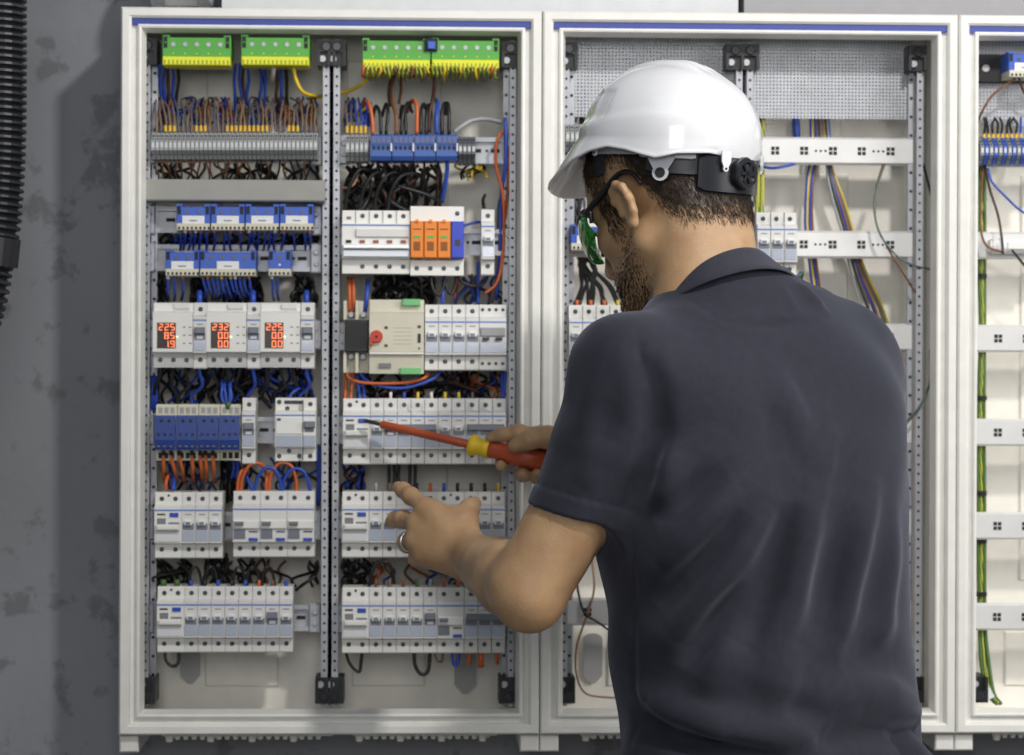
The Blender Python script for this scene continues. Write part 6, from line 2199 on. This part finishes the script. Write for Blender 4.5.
for s in (-1, 1):
    vs = []; fs = []; NU, NV = 18, 10
    for i in range(NU):
        u = i/(NU-1)
        a = math.radians(6+72*u)
        x = s*.078*math.sin(a)*1.0; y = .040+.074*math.cos(a)+.004
        top = .022+.002*math.sin(u*3); bot = -.024+.016*u**2.2+.008*(1-u)**3
        for j in range(NV):
            v = j/(NV-1)
            z = bot+(top-bot)*v
            bul = .004*math.sin(math.pi*v)
            vs.append(L_(x*(1+bul*6), y+bul, z-.003))
    for i in range(NU-1):
        for j in range(NV-1):
            fs.append((i*NV+j, (i+1)*NV+j, (i+1)*NV+j+1, i*NV+j+1))
    o = MB().add(vs, fs).build('lens', ML, gl, smooth=True)
    m_ = o.modifiers.new('thickness', 'SOLIDIFY'); m_.thickness = .0018
    tp = [(s*.079, .058, .014), (s*.0805, .045, .0175), (s*.081, .022, .0225), (s*.0815, .002, .0285), (s*.0820, -.014, .0285), (s*.0815, -.026, .020), (s*.0805, -.032, .004)]
    MB().tube(spline([L_(*p) for p in tp], 6), .0040, 8, r1=.0026).build('temple_arm', M_GLFR, gl, smooth=True)
    MB().tube(spline([L_(s*.074, .068, .019), L_(s*.0785, .060, .015), L_(s*.0800, .052, .012), L_(s*.079, .056, .000)], 5), .0042, 8, r1=.0025).build('hinge_block', M_GLFR, gl, smooth=True)
br = [(.078*math.sin(math.radians(a)), .044+.074*math.cos(math.radians(a)), .0205) for a in range(-74, 75, 4)]
MB().tube([L_(*p) for p in br], .0024, 8).build('brow_bar', M_GLFR, gl, smooth=True)
MB().tube(spline([L_(-.010, .113, -.010), L_(0, .118, .000), L_(.010, .113, -.010)], 6), .0022, 8).build('nose_bridge', M_GLFR, gl, smooth=True)

# ------------------------------------------------------------------ screwdriver
M_SDR = mat('screwdriver_red', srgb(178, 80, 48), .42)
M_SDY = mat('screwdriver_yellow', srgb(232, 196, 34), .42)
sd = root('screwdriver', SD_TIP, 'red and yellow insulated screwdriver held in the hand behind the sleeve', 'screwdriver')
q = Vector(sd_dir).to_track_quat('X', 'Z'); sd.rotation_euler = q.to_euler()
def lathe(pts, n, name, material, parent, flat=0):
    vs = []; fs = []
    for (x, r) in pts:
        for i in range(n):
            a = 2*math.pi*i/n
            rr = r*(1-flat*(1+math.cos(6*a))/2)
            vs.append((x, rr*math.cos(a), rr*math.sin(a)))
    for k in range(len(pts)-1):
        for i in range(n):
            j = (i+1) % n
            fs.append((k*n+i, k*n+j, (k+1)*n+j, (k+1)*n+i))
    fs += [tuple(range(n)), tuple((len(pts)-1)*n+i for i in range(n))[::-1]]
    return MB().add(vs, fs).build(name, material, parent, smooth=True)
SL = float(np.linalg.norm(SD_END-SD_TIP))
bl = MB()
bl.add([(0, -.0004, -.0024), (0, .0004, -.0024), (0, .0004, .0024), (0, -.0004, .0024), (.010, -.0020, -.0026), (.010, .0020, -.0026), (.010, .0020, .0026), (.010, -.0020, .0026), (.024, -.0024, -.0024), (.024, .0024, -.0024), (.024, .0024, .0024), (.024, -.0024, .0024)],
       [(0, 1, 2, 3)]+[(a+i, a+(i+1) % 4, a+4+(i+1) % 4, a+4+i) for a in (0, 4) for i in range(4)]+[(8, 11, 10, 9)])
bl.build('blade_tip', mat('blade_steel', srgb(96, 96, 100), .35, metal=.8), sd)
lathe([(.023, .0040), (.0245, .0052), (.149, .0058), (.150, .0052)], 20, 'insulated_shaft', M_SDR, sd)
lathe([(.1485, .0060), (.1495, .0125), (.152, .0142), (.156, .0130), (.161, .0112), (.169, .0112), (.176, .0124), (.177, .0100)], 28, 'collar', M_SDY, sd)
h0 = .1765
lathe([(h0, .0100), (h0+.001, .0118), (h0+.008, .0112), (h0+.020, .0118), (h0+.030, .0140), (h0+.042, .0144), (SL-.006, .0130)], 36, 'handle', M_SDR, sd, flat=.06)
lathe([(SL-.0065, .0120), (SL-.006, .0128), (SL+.020, .0122), (SL+.028, .0105), (SL+.031, .006)], 28, 'end_cap', M_SDY, sd)
